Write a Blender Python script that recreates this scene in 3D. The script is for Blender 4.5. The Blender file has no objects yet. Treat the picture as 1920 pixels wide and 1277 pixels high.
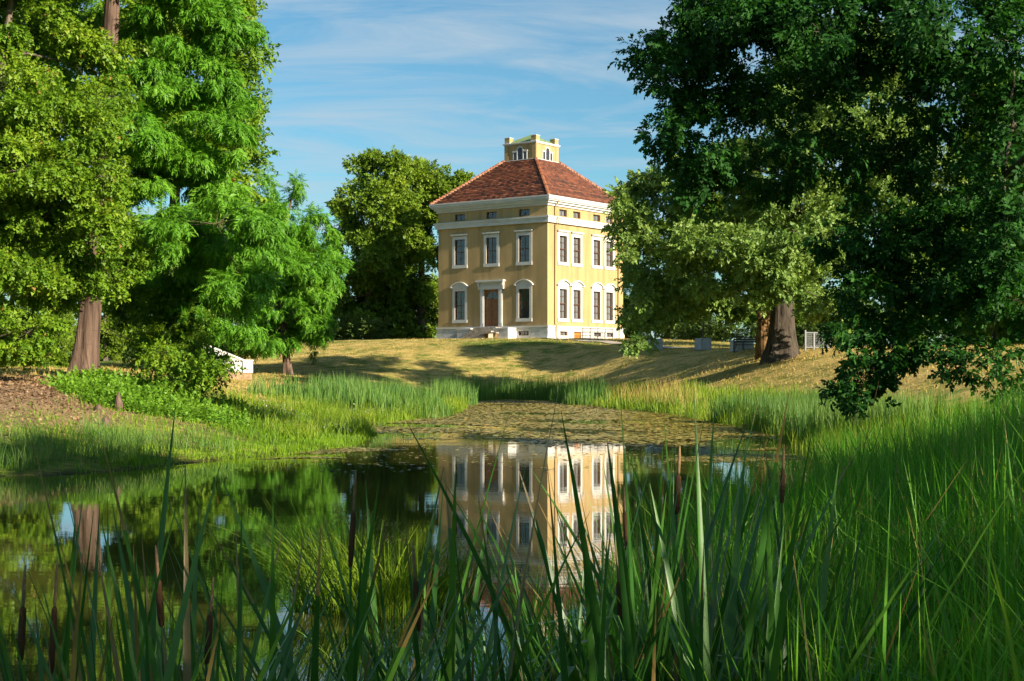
import bpy, math, random
import numpy as np
from mathutils import Vector, Matrix

rng = np.random.default_rng(11)
random.seed(11)
SC = bpy.context.scene
COL = SC.collection
RAD = math.radians

# ------------------------------------------------------------------ camera
FPX, HOR, CAMZ = 2711.0, 685.0, 2.22          # focal length and horizon of the photograph (1920 px wide), eye above the water
cam = bpy.data.cameras.new('camera')
cam.lens = FPX / 1920 * 36
cam.sensor_width = 36
cam.shift_y = (HOR - 638.5) / 1920
cam.clip_start = 0.05
cam.clip_end = 6000
cam_o = bpy.data.objects.new('camera', cam)
COL.objects.link(cam_o)
cam_o.location = (0, 0, CAMZ)
cam_o.rotation_euler = (RAD(90), 0, 0)
SC.camera = cam_o

# ------------------------------------------------------------------ light, sky, exposure
SUN_AZ, SUN_EL = -40.0, 21.3                   # degrees; azimuth from +X
SUN_STRENGTH, SKY_STRENGTH, EXPOSURE = 5.0, 0.071, 1.32
sv = Vector((math.cos(RAD(SUN_AZ)) * math.cos(RAD(SUN_EL)), math.sin(RAD(SUN_AZ)) * math.cos(RAD(SUN_EL)), math.sin(RAD(SUN_EL))))
sun = bpy.data.lights.new('sun', 'SUN')
sun.energy = SUN_STRENGTH
sun.angle = RAD(0.5)
sun.color = (1.0, 0.88, 0.68)
sun_o = bpy.data.objects.new('sun', sun)
COL.objects.link(sun_o)
sun_o.rotation_euler = sv.to_track_quat('Z', 'Y').to_euler()
sun_o.location = sv * 200

world = bpy.data.worlds.new('World')
SC.world = world
world.use_nodes = True
wn, wl = world.node_tree.nodes, world.node_tree.links
wn.clear()
w_out = wn.new('ShaderNodeOutputWorld')
w_bg = wn.new('ShaderNodeBackground')
w_bg.inputs['Strength'].default_value = SKY_STRENGTH
w_sky = wn.new('ShaderNodeTexSky')
w_sky.sky_type = 'NISHITA'
w_sky.sun_disc = False
w_sky.sun_elevation = RAD(SUN_EL)
w_sky.sun_rotation = math.atan2(sv.x, sv.y)
w_sky.air_density = 1.0
w_sky.dust_density = 0.3
w_sky.ozone_density = 1.6
# thin cirrus: noise on the direction projected to a high layer
w_tc = wn.new('ShaderNodeTexCoord')
w_sep = wn.new('ShaderNodeSeparateXYZ')
wl.new(w_tc.outputs['Generated'], w_sep.inputs[0])
def wmath(op, a, b):
    n = wn.new('ShaderNodeMath'); n.operation = op
    for i, v in enumerate((a, b)):
        if isinstance(v, (int, float)): n.inputs[i].default_value = v
        else: wl.new(v, n.inputs[i])
    return n.outputs[0]
zc = wmath('ADD', wmath('MAXIMUM', w_sep.outputs[2], 0.0), 0.12)
cx = wmath('DIVIDE', w_sep.outputs[0], zc)
cy = wmath('DIVIDE', w_sep.outputs[1], zc)
w_cmb = wn.new('ShaderNodeCombineXYZ')
wl.new(cx, w_cmb.inputs[0]); wl.new(cy, w_cmb.inputs[1])
w_map = wn.new('ShaderNodeMapping')
w_map.inputs['Rotation'].default_value = (0, 0, RAD(-34))
w_map.inputs['Scale'].default_value = (1.0, 2.6, 1)
w_map.inputs['Location'].default_value = (3.3, 1.2, 0)
wl.new(w_cmb.outputs[0], w_map.inputs[0])
w_n1 = wn.new('ShaderNodeTexNoise')
w_n1.inputs['Scale'].default_value = 1.5
w_n1.inputs['Detail'].default_value = 9
w_n1.inputs['Roughness'].default_value = 0.62
w_n1.inputs['Distortion'].default_value = 0.8
wl.new(w_map.outputs[0], w_n1.inputs['Vector'])
w_r = wn.new('ShaderNodeValToRGB')
w_r.color_ramp.elements[0].position = 0.40
w_r.color_ramp.elements[0].color = (0, 0, 0, 1)
w_r.color_ramp.elements[1].position = 0.66
w_r.color_ramp.elements[1].color = (0.62, 0.62, 0.62, 1)
wl.new(w_n1.outputs[0], w_r.inputs[0])
w_tint = wn.new('ShaderNodeMixRGB')
w_tint.blend_type = 'MULTIPLY'
w_tint.inputs[0].default_value = 1.0
w_tint.inputs[2].default_value = (0.41, 0.66, 0.73, 1)
wl.new(w_sky.outputs[0], w_tint.inputs[1])
w_mix = wn.new('ShaderNodeMixRGB')
w_mix.inputs[2].default_value = (3.0, 3.6, 4.1, 1)
wl.new(w_r.outputs[0], w_mix.inputs[0])
wl.new(w_tint.outputs[0], w_mix.inputs[1])
wl.new(w_mix.outputs[0], w_bg.inputs['Color'])
wl.new(w_bg.outputs[0], w_out.inputs['Surface'])

SC.view_settings.view_transform = 'Standard'
SC.view_settings.look = 'None'
SC.view_settings.exposure = EXPOSURE
SC.view_settings.gamma = 1.0
SC.view_settings.use_curve_mapping = False
SC.render.engine = 'CYCLES'
SC.cycles.use_denoising = True
SC.cycles.use_adaptive_sampling = True
SC.cycles.adaptive_threshold = 0.025
SC.cycles.max_bounces = 7
SC.cycles.diffuse_bounces = 4
SC.cycles.glossy_bounces = 2
SC.cycles.transmission_bounces = 4
SC.cycles.transparent_max_bounces = 6
SC.cycles.caustics_reflective = False
SC.cycles.caustics_refractive = False

# ------------------------------------------------------------------ helpers
def at(px, py, Y):
    """point seen at a photograph pixel, at distance Y from the eye"""
    return np.array(((px - 960) * Y / FPX, Y, CAMZ + (HOR - py) * Y / FPX))

def tag(o, label=None, cat=None, group=None, kind=None):
    if label: o['label'] = label
    if cat: o['category'] = cat
    if group: o['group'] = group
    if kind: o['kind'] = kind
    return o

def empty(name, loc=(0, 0, 0), rz=0.0, parent=None):
    o = bpy.data.objects.new(name, None)
    o.empty_display_size = 0.2
    COL.objects.link(o)
    o.location = loc
    o.rotation_euler = (0, 0, rz)
    if parent: o.parent = parent
    return o

def link(name, me, parent=None):
    o = bpy.data.objects.new(name, me)
    COL.objects.link(o)
    if parent: o.parent = parent
    return o

def mesh_np(name, V, F, mat, parent=None, tone=None, smooth=False, origin=None):
    """V (n,3); F (m,k) all faces with k corners, or a list of such arrays"""
    V = np.asarray(V, dtype=np.float32)
    if origin is not None: V = V - np.asarray(origin, dtype=np.float32)
    Fs = F if isinstance(F, list) else [F]
    Fs = [np.asarray(f, dtype=np.int32) for f in Fs if len(f)]
    loops = np.concatenate([f.ravel() for f in Fs])
    sizes = np.concatenate([np.full(len(f), f.shape[1], dtype=np.int32) for f in Fs])
    starts = np.concatenate(([0], np.cumsum(sizes)[:-1])).astype(np.int32)
    me = bpy.data.meshes.new(name)
    me.vertices.add(len(V)); me.vertices.foreach_set('co', V.ravel())
    me.loops.add(len(loops)); me.loops.foreach_set('vertex_index', loops)
    me.polygons.add(len(sizes)); me.polygons.foreach_set('loop_start', starts)
    if smooth: me.polygons.foreach_set('use_smooth', np.ones(len(sizes), dtype=bool))
    if tone is not None:
        a = me.attributes.new('tone', 'FLOAT', 'FACE')
        a.data.foreach_set('value', np.asarray(tone, dtype=np.float32))
    me.update(calc_edges=True)
    me.materials.append(mat)
    o = link(name, me, parent)
    if origin is not None: o.location = tuple(float(c) for c in origin)
    return o

class MB:
    """collects boxes, prisms and tubes into one mesh; face 'F' = front, 'R' = right-hand facade"""
    def __init__(s): s.v = []; s.f = []; s.t = []
    def add(s, vs, fs, face='F', tone=0.5):
        b = len(s.v)
        for (x, y, z) in vs:
            if face == 'R': x, y = -y, x
            elif face == 'B': x, y = -x, -y
            elif face == 'L': x, y = y, -x
            s.v.append((x, y, z))
        for f in fs: s.f.append(tuple(b + i for i in f)); s.t.append(tone)
        return s
    def box(s, x0, x1, y0, y1, z0, z1, face='F', tone=0.5):
        vs = [(x0,y0,z0),(x1,y0,z0),(x1,y1,z0),(x0,y1,z0),(x0,y0,z1),(x1,y0,z1),(x1,y1,z1),(x0,y1,z1)]
        fs = [(0,3,2,1),(4,5,6,7),(0,1,5,4),(1,2,6,5),(2,3,7,6),(3,0,4,7)]
        return s.add(vs, fs, face, tone)
    def prism_xz(s, pts, y0, y1, face='F', tone=0.5):
        """outline in x,z (anticlockwise seen from the front), extruded from y0 (front) to y1"""
        n = len(pts)
        vs = [(x, y0, z) for x, z in pts] + [(x, y1, z) for x, z in pts]
        fs = [tuple(range(n)), tuple(reversed(range(n, 2 * n)))]
        for i in range(n):
            j = (i + 1) % n
            fs.append((i, i + n, j + n, j))
        return s.add(vs, fs, face, tone)
    def ring(s, a, z0, z1, tone=0.5, bottom=True):
        return s.box(-a, a, -a, a, z0, z1, 'F', tone)
    def tube(s, pts, rads, n=6, tone=0.5, cap=True):
        pts = [Vector(p) for p in pts]
        b = len(s.v)
        prev = None
        for i, p in enumerate(pts):
            d = (pts[min(i + 1, len(pts) - 1)] - pts[max(i - 1, 0)]).normalized()
            if prev is None:
                u = d.orthogonal().normalized()
            else:
                u = (prev - d * prev.dot(d)).normalized()
            prev = u
            w = d.cross(u)
            for k in range(n):
                a = 2 * math.pi * k / n
                s.v.append(tuple(p + (u * math.cos(a) + w * math.sin(a)) * rads[i]))
        for i in range(len(pts) - 1):
            for k in range(n):
                k2 = (k + 1) % n
                s.f.append((b + i * n + k, b + i * n + k2, b + (i + 1) * n + k2, b + (i + 1) * n + k)); s.t.append(tone)
        if cap:
            s.f.append(tuple(b + k for k in reversed(range(n)))); s.t.append(tone)
            e = b + (len(pts) - 1) * n
            s.f.append(tuple(e + k for k in range(n))); s.t.append(tone)
        return s
    def build(s, name, mat, parent=None, smooth=False, tone=False, off=(0, 0, 0)):
        me = bpy.data.meshes.new(name)
        vs = s.v if off == (0, 0, 0) else [(x - off[0], y - off[1], z - off[2]) for x, y, z in s.v]
        me.from_pydata(vs, [], s.f)
        if smooth: me.polygons.foreach_set('use_smooth', [True] * len(s.f))
        if tone:
            a = me.attributes.new('tone', 'FLOAT', 'FACE'); a.data.foreach_set('value', s.t)
        me.update()
        me.materials.append(mat)
        o = link(name, me, parent)
        o.location = off
        return o

# ------------------------------------------------------------------ materials
class NT:
    def __init__(s, name):
        s.m = bpy.data.materials.new(name); s.m.use_nodes = True
        s.n = s.m.node_tree.nodes; s.l = s.m.node_tree.links
        s.n.clear(); s.out = s.n.new('ShaderNodeOutputMaterial')
    def node(s, typ, **kw):
        n = s.n.new('ShaderNode' + typ)
        for k, v in kw.items(): setattr(n, k, v)
        return n
    def put(s, sock, v):
        if isinstance(v, bpy.types.NodeSocket): s.l.new(v, sock)
        elif isinstance(v, tuple) and len(v) == 3 and sock.type == 'RGBA': sock.default_value = (*v, 1)
        else: sock.default_value = v
    def noise(s, scale, detail=4, rough=0.55, vec=None, dist=0.0):
        n = s.node('TexNoise')
        n.inputs['Scale'].default_value = scale; n.inputs['Detail'].default_value = detail
        n.inputs['Roughness'].default_value = rough; n.inputs['Distortion'].default_value = dist
        if vec is not None: s.l.new(vec, n.inputs['Vector'])
        return n.outputs[0]
    def coords(s, scale=(1, 1, 1), kind='Object'):
        t = s.node('TexCoord'); m = s.node('Mapping'); m.inputs['Scale'].default_value = scale
        s.l.new(t.outputs[kind], m.inputs[0]); return m.outputs[0]
    def ramp(s, fac, stops):
        r = s.node('ValToRGB'); e = r.color_ramp.elements
        while len(e) < len(stops): e.new(0.5)
        for i, (p, c) in enumerate(stops):
            e[i].position = p; e[i].color = (*c, 1) if len(c) == 3 else c
        s.l.new(fac, r.inputs[0]); return r.outputs[0]
    def mix(s, fac, a, b, mode='MIX'):
        n = s.node('MixRGB', blend_type=mode)
        s.put(n.inputs[0], fac); s.put(n.inputs[1], a); s.put(n.inputs[2], b); return n.outputs[0]
    def math(s, op, a, b=0.0, clamp=False):
        n = s.node('Math', operation=op, use_clamp=clamp); s.put(n.inputs[0], a); s.put(n.inputs[1], b); return n.outputs[0]
    def attr(s, name):
        return s.node('Attribute', attribute_name=name).outputs['Fac']
    def bump(s, h, strength, dist=0.02):
        b = s.node('Bump'); b.inputs['Strength'].default_value = strength; b.inputs['Distance'].default_value = dist
        s.l.new(h, b.inputs['Height']); return b.outputs[0]
    def pbr(s, color, rough=0.6, spec=0.4, normal=None, metal=0.0):
        p = s.node('BsdfPrincipled')
        s.put(p.inputs['Base Color'], color); s.put(p.inputs['Roughness'], rough)
        p.inputs['Specular IOR Level'].default_value = spec; p.inputs['Metallic'].default_value = metal
        if normal is not None: s.l.new(normal, p.inputs['Normal'])
        return p
    def done(s, shader):
        s.l.new(shader.outputs[0] if hasattr(shader, 'outputs') else shader, s.out.inputs['Surface']); return s.m

def leaf_mat(name, dark, mid, light, trans=0.32, rough=0.5, spec=0.25, odd=None):
    t = NT(name)
    tone = t.attr('tone')
    stops = [(0.0, dark), (0.5, mid), (0.93, light)]
    if odd: stops += [(0.965, odd)]
    col = t.ramp(tone, stops)
    n = t.noise(0.35, 2, vec=t.coords())
    col = t.mix(1.0, col, t.ramp(n, [(0.3, (0.78, 0.84, 0.8)), (0.7, (1.15, 1.1, 1.0))]), 'MULTIPLY')
    p = t.pbr(col, rough, spec)
    tr = t.node('BsdfTranslucent')
    t.l.new(t.mix(1.0, col, (1.15, 1.2, 0.5), 'MULTIPLY'), tr.inputs[0])
    mx = t.node('MixShader'); mx.inputs[0].default_value = trans
    t.l.new(p.outputs[0], mx.inputs[1]); t.l.new(tr.outputs[0], mx.inputs[2])
    return t.done(mx)

def plain(name, color, rough=0.6, spec=0.4, var=0.12, scale=6.0, metal=0.0, bump=0.0):
    t = NT(name)
    n = t.noise(scale, 5, vec=t.coords())
    c = t.mix(1.0, color, t.ramp(n, [(0.3, (1 - var,) * 3), (0.7, (1 + var * 0.5,) * 3)]), 'MULTIPLY')
    return t.done(t.pbr(c, rough, spec, t.bump(n, bump) if bump else None, metal))

def bark_mat(name, dark, light, sz=(9, 9, 0.9)):
    t = NT(name)
    v = t.coords(sz)
    n = t.noise(1.0, 6, 0.65, v, 0.4)
    n2 = t.noise(0.25, 3, 0.5, v)
    c = t.mix(t.ramp(n2, [(0.35, (0, 0, 0)), (0.65, (1, 1, 1))]), t.ramp(n, [(0.35, dark), (0.62, light)]), t.ramp(n, [(0.3, dark), (0.8, light)]))
    return t.done(t.pbr(c, 0.9, 0.15, t.bump(n, 1.0, 0.06)))

M = {}
def wall_paint():
    t = NT('ochre_render')
    v = t.coords()
    n = t.noise(0.5, 5, 0.6, v)
    streak = t.noise(1.0, 5, 0.6, t.coords((1.6, 1.6, 0.16)))
    fine = t.noise(18, 3, 0.6, v)
    c = t.ramp(n, [(0.3, (0.375, 0.262, 0.122)), (0.7, (0.43, 0.300, 0.140))])
    c = t.mix(1.0, c, t.ramp(streak, [(0.34, (0.72, 0.75, 0.78)), (0.60, (1, 1, 1))]), 'MULTIPLY')
    return t.done(t.pbr(c, 0.85, 0.2, t.bump(fine, 0.12, 0.01)))
M['wall'] = wall_paint()
def trim_paint():
    t = NT('white_trim')
    n = t.noise(1.2, 6, 0.65, t.coords())
    c = t.ramp(n, [(0.3, (0.45, 0.445, 0.44)), (0.6, (0.54, 0.535, 0.525))])
    return t.done(t.pbr(c, 0.6, 0.3))
M['trim'] = trim_paint()
def plinth_paint():
    t = NT('weathered_plinth')
    v = t.coords()
    n = t.noise(1.4, 7, 0.7, v)
    n2 = t.noise(2.5, 5, 0.6, t.coords((1, 1, 0.35)))
    c = t.ramp(n, [(0.33, (0.36, 0.345, 0.33)), (0.55, (0.55, 0.54, 0.53))])
    c = t.mix(t.ramp(n2, [(0.6, (0, 0, 0)), (0.72, (0.7, 0.7, 0.7))]), c, (0.34, 0.25, 0.16))
    return t.done(t.pbr(c, 0.8, 0.2, t.bump(n, 0.2, 0.02)))
M['plinth'] = plinth_paint()
def stone_mat():
    t = NT('step_stone')
    n = t.noise(2.6, 7, 0.7, t.coords())
    c = t.ramp(n, [(0.3, (0.17, 0.14, 0.11)), (0.65, (0.42, 0.36, 0.29))])
    return t.done(t.pbr(c, 0.85, 0.2, t.bump(n, 0.3, 0.02)))
M['stone'] = stone_mat()
def tile_mat():
    t = NT('clay_tile')
    tone = t.attr('tone')
    c = t.ramp(tone, [(0.0, (0.045, 0.024, 0.020)), (0.35, (0.160, 0.052, 0.027)), (0.7, (0.285, 0.090, 0.042)), (1.0, (0.40, 0.17, 0.085))])
    n = t.noise(0.6, 4, 0.6, t.coords())
    c = t.mix(1.0, c, t.ramp(n, [(0.3, (0.78, 0.8, 0.85)), (0.7, (1.1, 1.05, 1))]), 'MULTIPLY')
    return t.done(t.pbr(c, 0.75, 0.3))
M['tile'] = tile_mat()
M['mortar'] = plain('pale_mortar', (0.42, 0.33, 0.25), 0.85, 0.2, 0.3, 7)
M['copper'] = plain('green_copper', (0.21, 0.30, 0.13), 0.6, 0.4, 0.35, 2.5)
M['sash'] = plain('brown_sash', (0.10, 0.045, 0.028), 0.5, 0.4, 0.2, 8)
M['door'] = plain('oak_door', (0.21, 0.088, 0.030), 0.5, 0.4, 0.3, 5)
M['cellar'] = plain('orange_door', (0.45, 0.16, 0.03), 0.6, 0.3, 0.2, 5)
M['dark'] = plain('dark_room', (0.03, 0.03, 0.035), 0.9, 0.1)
M['curtain'] = plain('linen_blind', (0.24, 0.235, 0.23), 0.9, 0.1, 0.15, 3)
M['blind_or_dark'] = plain('grey_blind', (0.13, 0.13, 0.14), 0.9, 0.1, 0.15, 3)
M['pipe'] = plain('downpipe', (0.33, 0.22, 0.09), 0.45, 0.5)
M['iron'] = plain('black_iron', (0.018, 0.018, 0.022), 0.5, 0.5)
M['zinc'] = plain('zinc_box', (0.30, 0.32, 0.35), 0.5, 0.5, 0.2, 3)
M['steel'] = plain('galvanised', (0.30, 0.31, 0.33), 0.45, 0.5)
M['bridge'] = plain('bridge_white', (0.72, 0.71, 0.69), 0.7, 0.3, 0.25, 2.0)
M['brick'] = plain('bridge_brick', (0.40, 0.27, 0.16), 0.9, 0.2, 0.4, 6.0)
M['path'] = plain('gravel_path', (0.40, 0.35, 0.29), 0.9, 0.15, 0.3, 9.0, bump=0.4)
def glass_mat():
    t = NT('window_glass')
    tr = t.node('BsdfTransparent'); tr.inputs[0].default_value = (0.86, 0.88, 0.9, 1)
    gl = t.node('BsdfGlossy'); gl.inputs['Roughness'].default_value = 0.03
    n = t.noise(1.3, 2, vec=t.coords())
    t.l.new(t.bump(n, 0.08, 0.05), gl.inputs['Normal'])
    fr = t.node('Fresnel'); fr.inputs[0].default_value = 1.5
    mx = t.node('MixShader'); t.l.new(t.math('ADD', fr.outputs[0], 0.06), mx.inputs[0])
    t.l.new(tr.outputs[0], mx.inputs[1]); t.l.new(gl.outputs[0], mx.inputs[2])
    return t.done(mx)
M['glass'] = glass_mat()
M['bark_cypress'] = bark_mat('cypress_bark', (0.040, 0.026, 0.020), (0.21, 0.14, 0.105), (9, 9, 0.6))
M['bark_oak'] = bark_mat('oak_bark', (0.020, 0.016, 0.013), (0.115, 0.092, 0.070), (5, 5, 0.9))
M['bark'] = bark_mat('grey_bark', (0.06, 0.05, 0.038), (0.21, 0.165, 0.115))
M['bark_rot'] = bark_mat('rotten_wood', (0.04, 0.022, 0.012), (0.26, 0.15, 0.06), (4, 4, 2.0))
M['l_cyp'] = leaf_mat('cypress_needles', (0.055, 0.17, 0.014), (0.105, 0.275, 0.018), (0.175, 0.36, 0.03), 0.35)
M['l_horn'] = leaf_mat('hornbeam_leaves', (0.06, 0.14, 0.01), (0.125, 0.235, 0.014), (0.235, 0.33, 0.022), 0.32, odd=(0.25, 0.15, 0.04))
M['l_lime'] = leaf_mat('lime_leaves', (0.07, 0.14, 0.012), (0.135, 0.225, 0.018), (0.225, 0.3, 0.028), 0.25)
M['l_oakm'] = leaf_mat('oak_leaves_sunny', (0.085, 0.165, 0.034), (0.16, 0.26, 0.056), (0.27, 0.35, 0.09), 0.28)  # sunlit oak: its brightness is put into a lighter leaf green
M['l_oak'] = leaf_mat('oak_leaves_shaded', (0.011, 0.046, 0.011), (0.021, 0.088, 0.015), (0.046, 0.155, 0.022), 0.34, 0.6, 0.18)  # near oaks: their shade is put into a darker leaf green
M['l_far'] = leaf_mat('far_leaves', (0.030, 0.060, 0.012), (0.060, 0.105, 0.020), (0.105, 0.150, 0.028), 0.25)
M['l_cover'] = leaf_mat('ground_leaves', (0.07, 0.165, 0.012), (0.14, 0.29, 0.022), (0.22, 0.38, 0.035), 0.35)
M['grass_tall'] = leaf_mat('tall_grass', (0.04, 0.15, 0.012), (0.085, 0.285, 0.018), (0.19, 0.43, 0.03), 0.42, 0.45, 0.3, odd=(0.36, 0.29, 0.10))
M['grass_bank'] = leaf_mat('bank_grass', (0.085, 0.17, 0.008), (0.165, 0.31, 0.014), (0.28, 0.41, 0.028), 0.42)
M['reed'] = leaf_mat('reeds', (0.05, 0.13, 0.03), (0.105, 0.22, 0.045), (0.2, 0.29, 0.065), 0.35)
M['reed_y'] = leaf_mat('sunny_sedge', (0.085, 0.16, 0.012), (0.175, 0.285, 0.018), (0.31, 0.37, 0.045), 0.4)
M['dry'] = leaf_mat('dry_grass', (0.22, 0.165, 0.045), (0.44, 0.32, 0.1), (0.6, 0.45, 0.17), 0.3)
M['cattail'] = leaf_mat('cattail_leaf', (0.03, 0.105, 0.022), (0.06, 0.17, 0.026), (0.125, 0.26, 0.036), 0.3, 0.4, 0.35, odd=(0.24, 0.165, 0.06))
M['spike'] = plain('cattail_head', (0.085, 0.045, 0.022), 0.95, 0.1, 0.3, 60, bump=0.3)
M['spike_tip'] = plain('cattail_tip', (0.24, 0.155, 0.08), 0.9, 0.1, 0.3, 60)
M['panicle'] = leaf_mat('panicle', (0.20, 0.16, 0.05), (0.36, 0.30, 0.10), (0.50, 0.44, 0.18), 0.3)
def pad_mat():
    t = NT('floating_leaves')
    c = t.ramp(t.attr('tone'), [(0.0, (0.085, 0.090, 0.014)), (0.4, (0.24, 0.215, 0.030)), (0.75, (0.36, 0.285, 0.045)), (1.0, (0.44, 0.27, 0.06))])
    return t.done(t.pbr(c, 0.38, 0.5))
M['pad'] = pad_mat()
M['pink'] = plain('pink_petal', (0.75, 0.28, 0.38), 0.6, 0.3)

# ------------------------------------------------------------------ terrain
def sstep(a, b, x):
    t = np.clip((x - a) / (b - a), 0, 1)
    return t * t * (3 - 2 * t)
SHORE_PX = [(-420, 935), (-200, 905), (0, 893), (160, 888), (330, 872), (430, 860), (540, 850), (640, 838), (690, 815), (672, 800),
            (760, 788), (842, 776), (862, 764), (846, 753), (950, 748), (1060, 752), (1150, 766), (1260, 776), (1390, 798), (1480, 818),
            (1560, 850), (1610, 890)]
SHORE = []
for px, py in SHORE_PX:
    Y = CAMZ * FPX / (py - HOR)
    SHORE.append(((px - 960) * Y / FPX, Y))
SHORE += [(6.3, 24.5), (4.7, 19.5), (2.9, 15.0), (1.5, 11.0), (0.75, 7.5), (0.25, 4.6), (-0.3, 2.9), (-2.0, 2.3), (-6, 2.4), (-11, 4.0), (-15, 10.0), (-15.5, 18.0)]
SH = np.array(SHORE)
def shore_dist(x, y):
    """signed distance to the waterline, positive on land"""
    x = np.asarray(x, float); y = np.asarray(y, float)
    d = np.full(x.shape, 1e9); inside = np.zeros(x.shape, bool)
    n = len(SH)
    for i in range(n):
        ax, ay = SH[i]; bx, by = SH[(i + 1) % n]
        ex, ey = bx - ax, by - ay
        t = np.clip(((x - ax) * ex + (y - ay) * ey) / (ex * ex + ey * ey), 0, 1)
        d = np.minimum(d, np.hypot(x - ax - t * ex, y - ay - t * ey))
        c = ((ay > y) != (by > y)) & (x < (bx - ax) * (y - ay) / (by - ay + 1e-12) + ax)
        inside ^= c
    return np.where(inside, -d, d)
HC = np.array((1.81, 133.6))                    # centre of the house
def land(x, y):
    base = 1.75 + 1.5 * sstep(-5, 18, x) * sstep(40, 90, y) + 0.25 * np.sin(x * 0.11 + 1.0) * np.sin(y * 0.07)
    rx = np.where(x < 3, 26.0, 16.0)
    r = np.hypot((x - 3) / rx, (y - HC[1]) / 16)
    m = 1 - sstep(0.62, 2.05, r)
    return base + (4.44 - base) * m
def height(x, y, d=None):
    x = np.asarray(x, float); y = np.asarray(y, float)
    if d is None: d = shore_dist(x, y)
    W = 12 + 10 * sstep(55, 85, y) * (1 - sstep(2, 9, x)) - 4.5 * sstep(-1, 3, x) * (1 - sstep(26, 45, y)) + 2 * sstep(2, 9, x) * sstep(50, 70, y)
    W = np.where((y < 6) & (x < 3), 5.0, W)
    z = 0.05 + land(x, y) * sstep(0, 1, np.clip(d, 0, None) / W + 0.02)
    bumps = 0.03 * (np.sin(x * 1.7 + y * 0.6) + np.sin(y * 1.9 - x * 0.8) + np.sin(x * 0.9 + 2) * np.sin(y * 1.3))
    z = z + bumps * sstep(0.5, 4, d)
    return np.where(d > 0, z, 0.05 - np.clip(-d * 0.35, 0, 0.8))
def hz(x, y): return float(height(np.array([x]), np.array([y]))[0])
def hit(px, py, y0=8.0, y1=160.0):
    """first point of the ground seen at a pixel"""
    Y = np.arange(y0, y1, 0.15)
    X = (px - 960) * Y / FPX
    z = CAMZ + (HOR - py) * Y / FPX
    g = height(X, Y)
    k = np.argmax(g >= z)
    return np.array((X[k], Y[k], g[k]))

gx = np.concatenate(([-2500, -1200, -600, -350, -220, -150, -110, -85], np.arange(-70, 70.1, 1.0), [85, 110, 150, 220, 350, 600, 1200, 2500]))
gy = np.concatenate(([-600, -300, -120, -60, -35, -20], np.arange(-12, 170, 0.9), [175, 185, 200, 230, 280, 360, 500, 900, 1600, 3200]))
GX, GY = np.meshgrid(gx, gy)
GD = shore_dist(GX, GY)
GZ = height(GX, GY, GD)
nx, ny = len(gx), len(gy)
idx = np.arange(nx * ny).reshape(ny, nx)
GF = np.stack((idx[:-1, :-1], idx[:-1, 1:], idx[1:, 1:], idx[1:, :-1]), -1).reshape(-1, 4)
def ground_mat():
    t = NT('parched_lawn')
    v = t.coords()
    big = t.noise(0.10, 4, 0.6, v)
    mid = t.noise(0.7, 6, 0.65, v)
    fine = t.noise(9.0, 5, 0.75, v)
    stre = t.noise(1.2, 6, 0.75, t.coords((0.7, 3.2, 1)))
    dry = t.ramp(fine, [(0.3, (0.32, 0.225, 0.075)), (0.5, (0.52, 0.375, 0.125)), (0.7, (0.68, 0.51, 0.20))])
    green = t.ramp(fine, [(0.25, (0.045, 0.085, 0.012)), (0.55, (0.105, 0.165, 0.022)), (0.8, (0.17, 0.22, 0.04))])
    lit = t.ramp(t.noise(14.0, 5, 0.8, v), [(0.3, (0.12, 0.065, 0.04)), (0.5, (0.30, 0.19, 0.12)), (0.7, (0.46, 0.33, 0.22))])
    g = t.math('ADD', t.attr('green'), t.math('MULTIPLY', t.math('SUBTRACT', t.math('ADD', mid, stre), 1.0), 3.4), False)
    g = t.math('ADD', g, t.math('MULTIPLY', t.math('SUBTRACT', big, 0.5), 1.6), True)
    c = t.mix(g, dry, green)
    l = t.math('ADD', t.attr('litter'), t.math('MULTIPLY', t.math('SUBTRACT', mid, 0.5), 1.3), True)
    l = t.math('MULTIPLY', l, t.math('GREATER_THAN', t.attr('litter'), 0.05))
    c = t.mix(l, c, lit)
    mud = t.attr('mud')
    c = t.mix(mud, c, (0.035, 0.028, 0.015))
    h = t.math('ADD', t.math('MULTIPLY', fine, 0.6), stre)
    return t.done(t.pbr(c, 0.95, 0.1, t.bump(h, 0.9, 0.16)))
M['ground'] = ground_mat()
ground = mesh_np('ground', np.stack((GX, GY, GZ), -1).reshape(-1, 3), GF, M['ground'], smooth=True)
tag(ground, 'parched yellow and green park lawn rising to a mound under the villa', kind='structure')
def vattr(o, name, vals):
    a = o.data.attributes.new(name, 'FLOAT', 'POINT'); a.data.foreach_set('value', np.asarray(vals, dtype=np.float32).ravel())
green = 0.36 + 0.65 * (1 - sstep(1.5, 7, GD)) + 0.35 * sstep(8, 22, GX) * sstep(95, 112, GY) + 0.55 * (1 - sstep(30, 45, GY)) * (GX > 0) + 0.7 * sstep(-24, -32, GX)
green += 0.5 * np.exp(-(((GX - 5) / 9) ** 2 + ((GY - 118) / 4) ** 2)) + 0.6 * sstep(135, 150, GY)
litter = 1.0 * np.exp(-(((GX + 14.5) / 5.5) ** 2 + ((GY - 40) / 6.0) ** 2) ** 2) + 0.9 * np.exp(-(((GX + 8.2) / 1.8) ** 2 + ((GY - 47) / 2.5) ** 2))
mud = 1 - sstep(-0.3, 0.5, GD)
vattr(ground, 'green', green); vattr(ground, 'litter', litter); vattr(ground, 'mud', mud)

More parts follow.
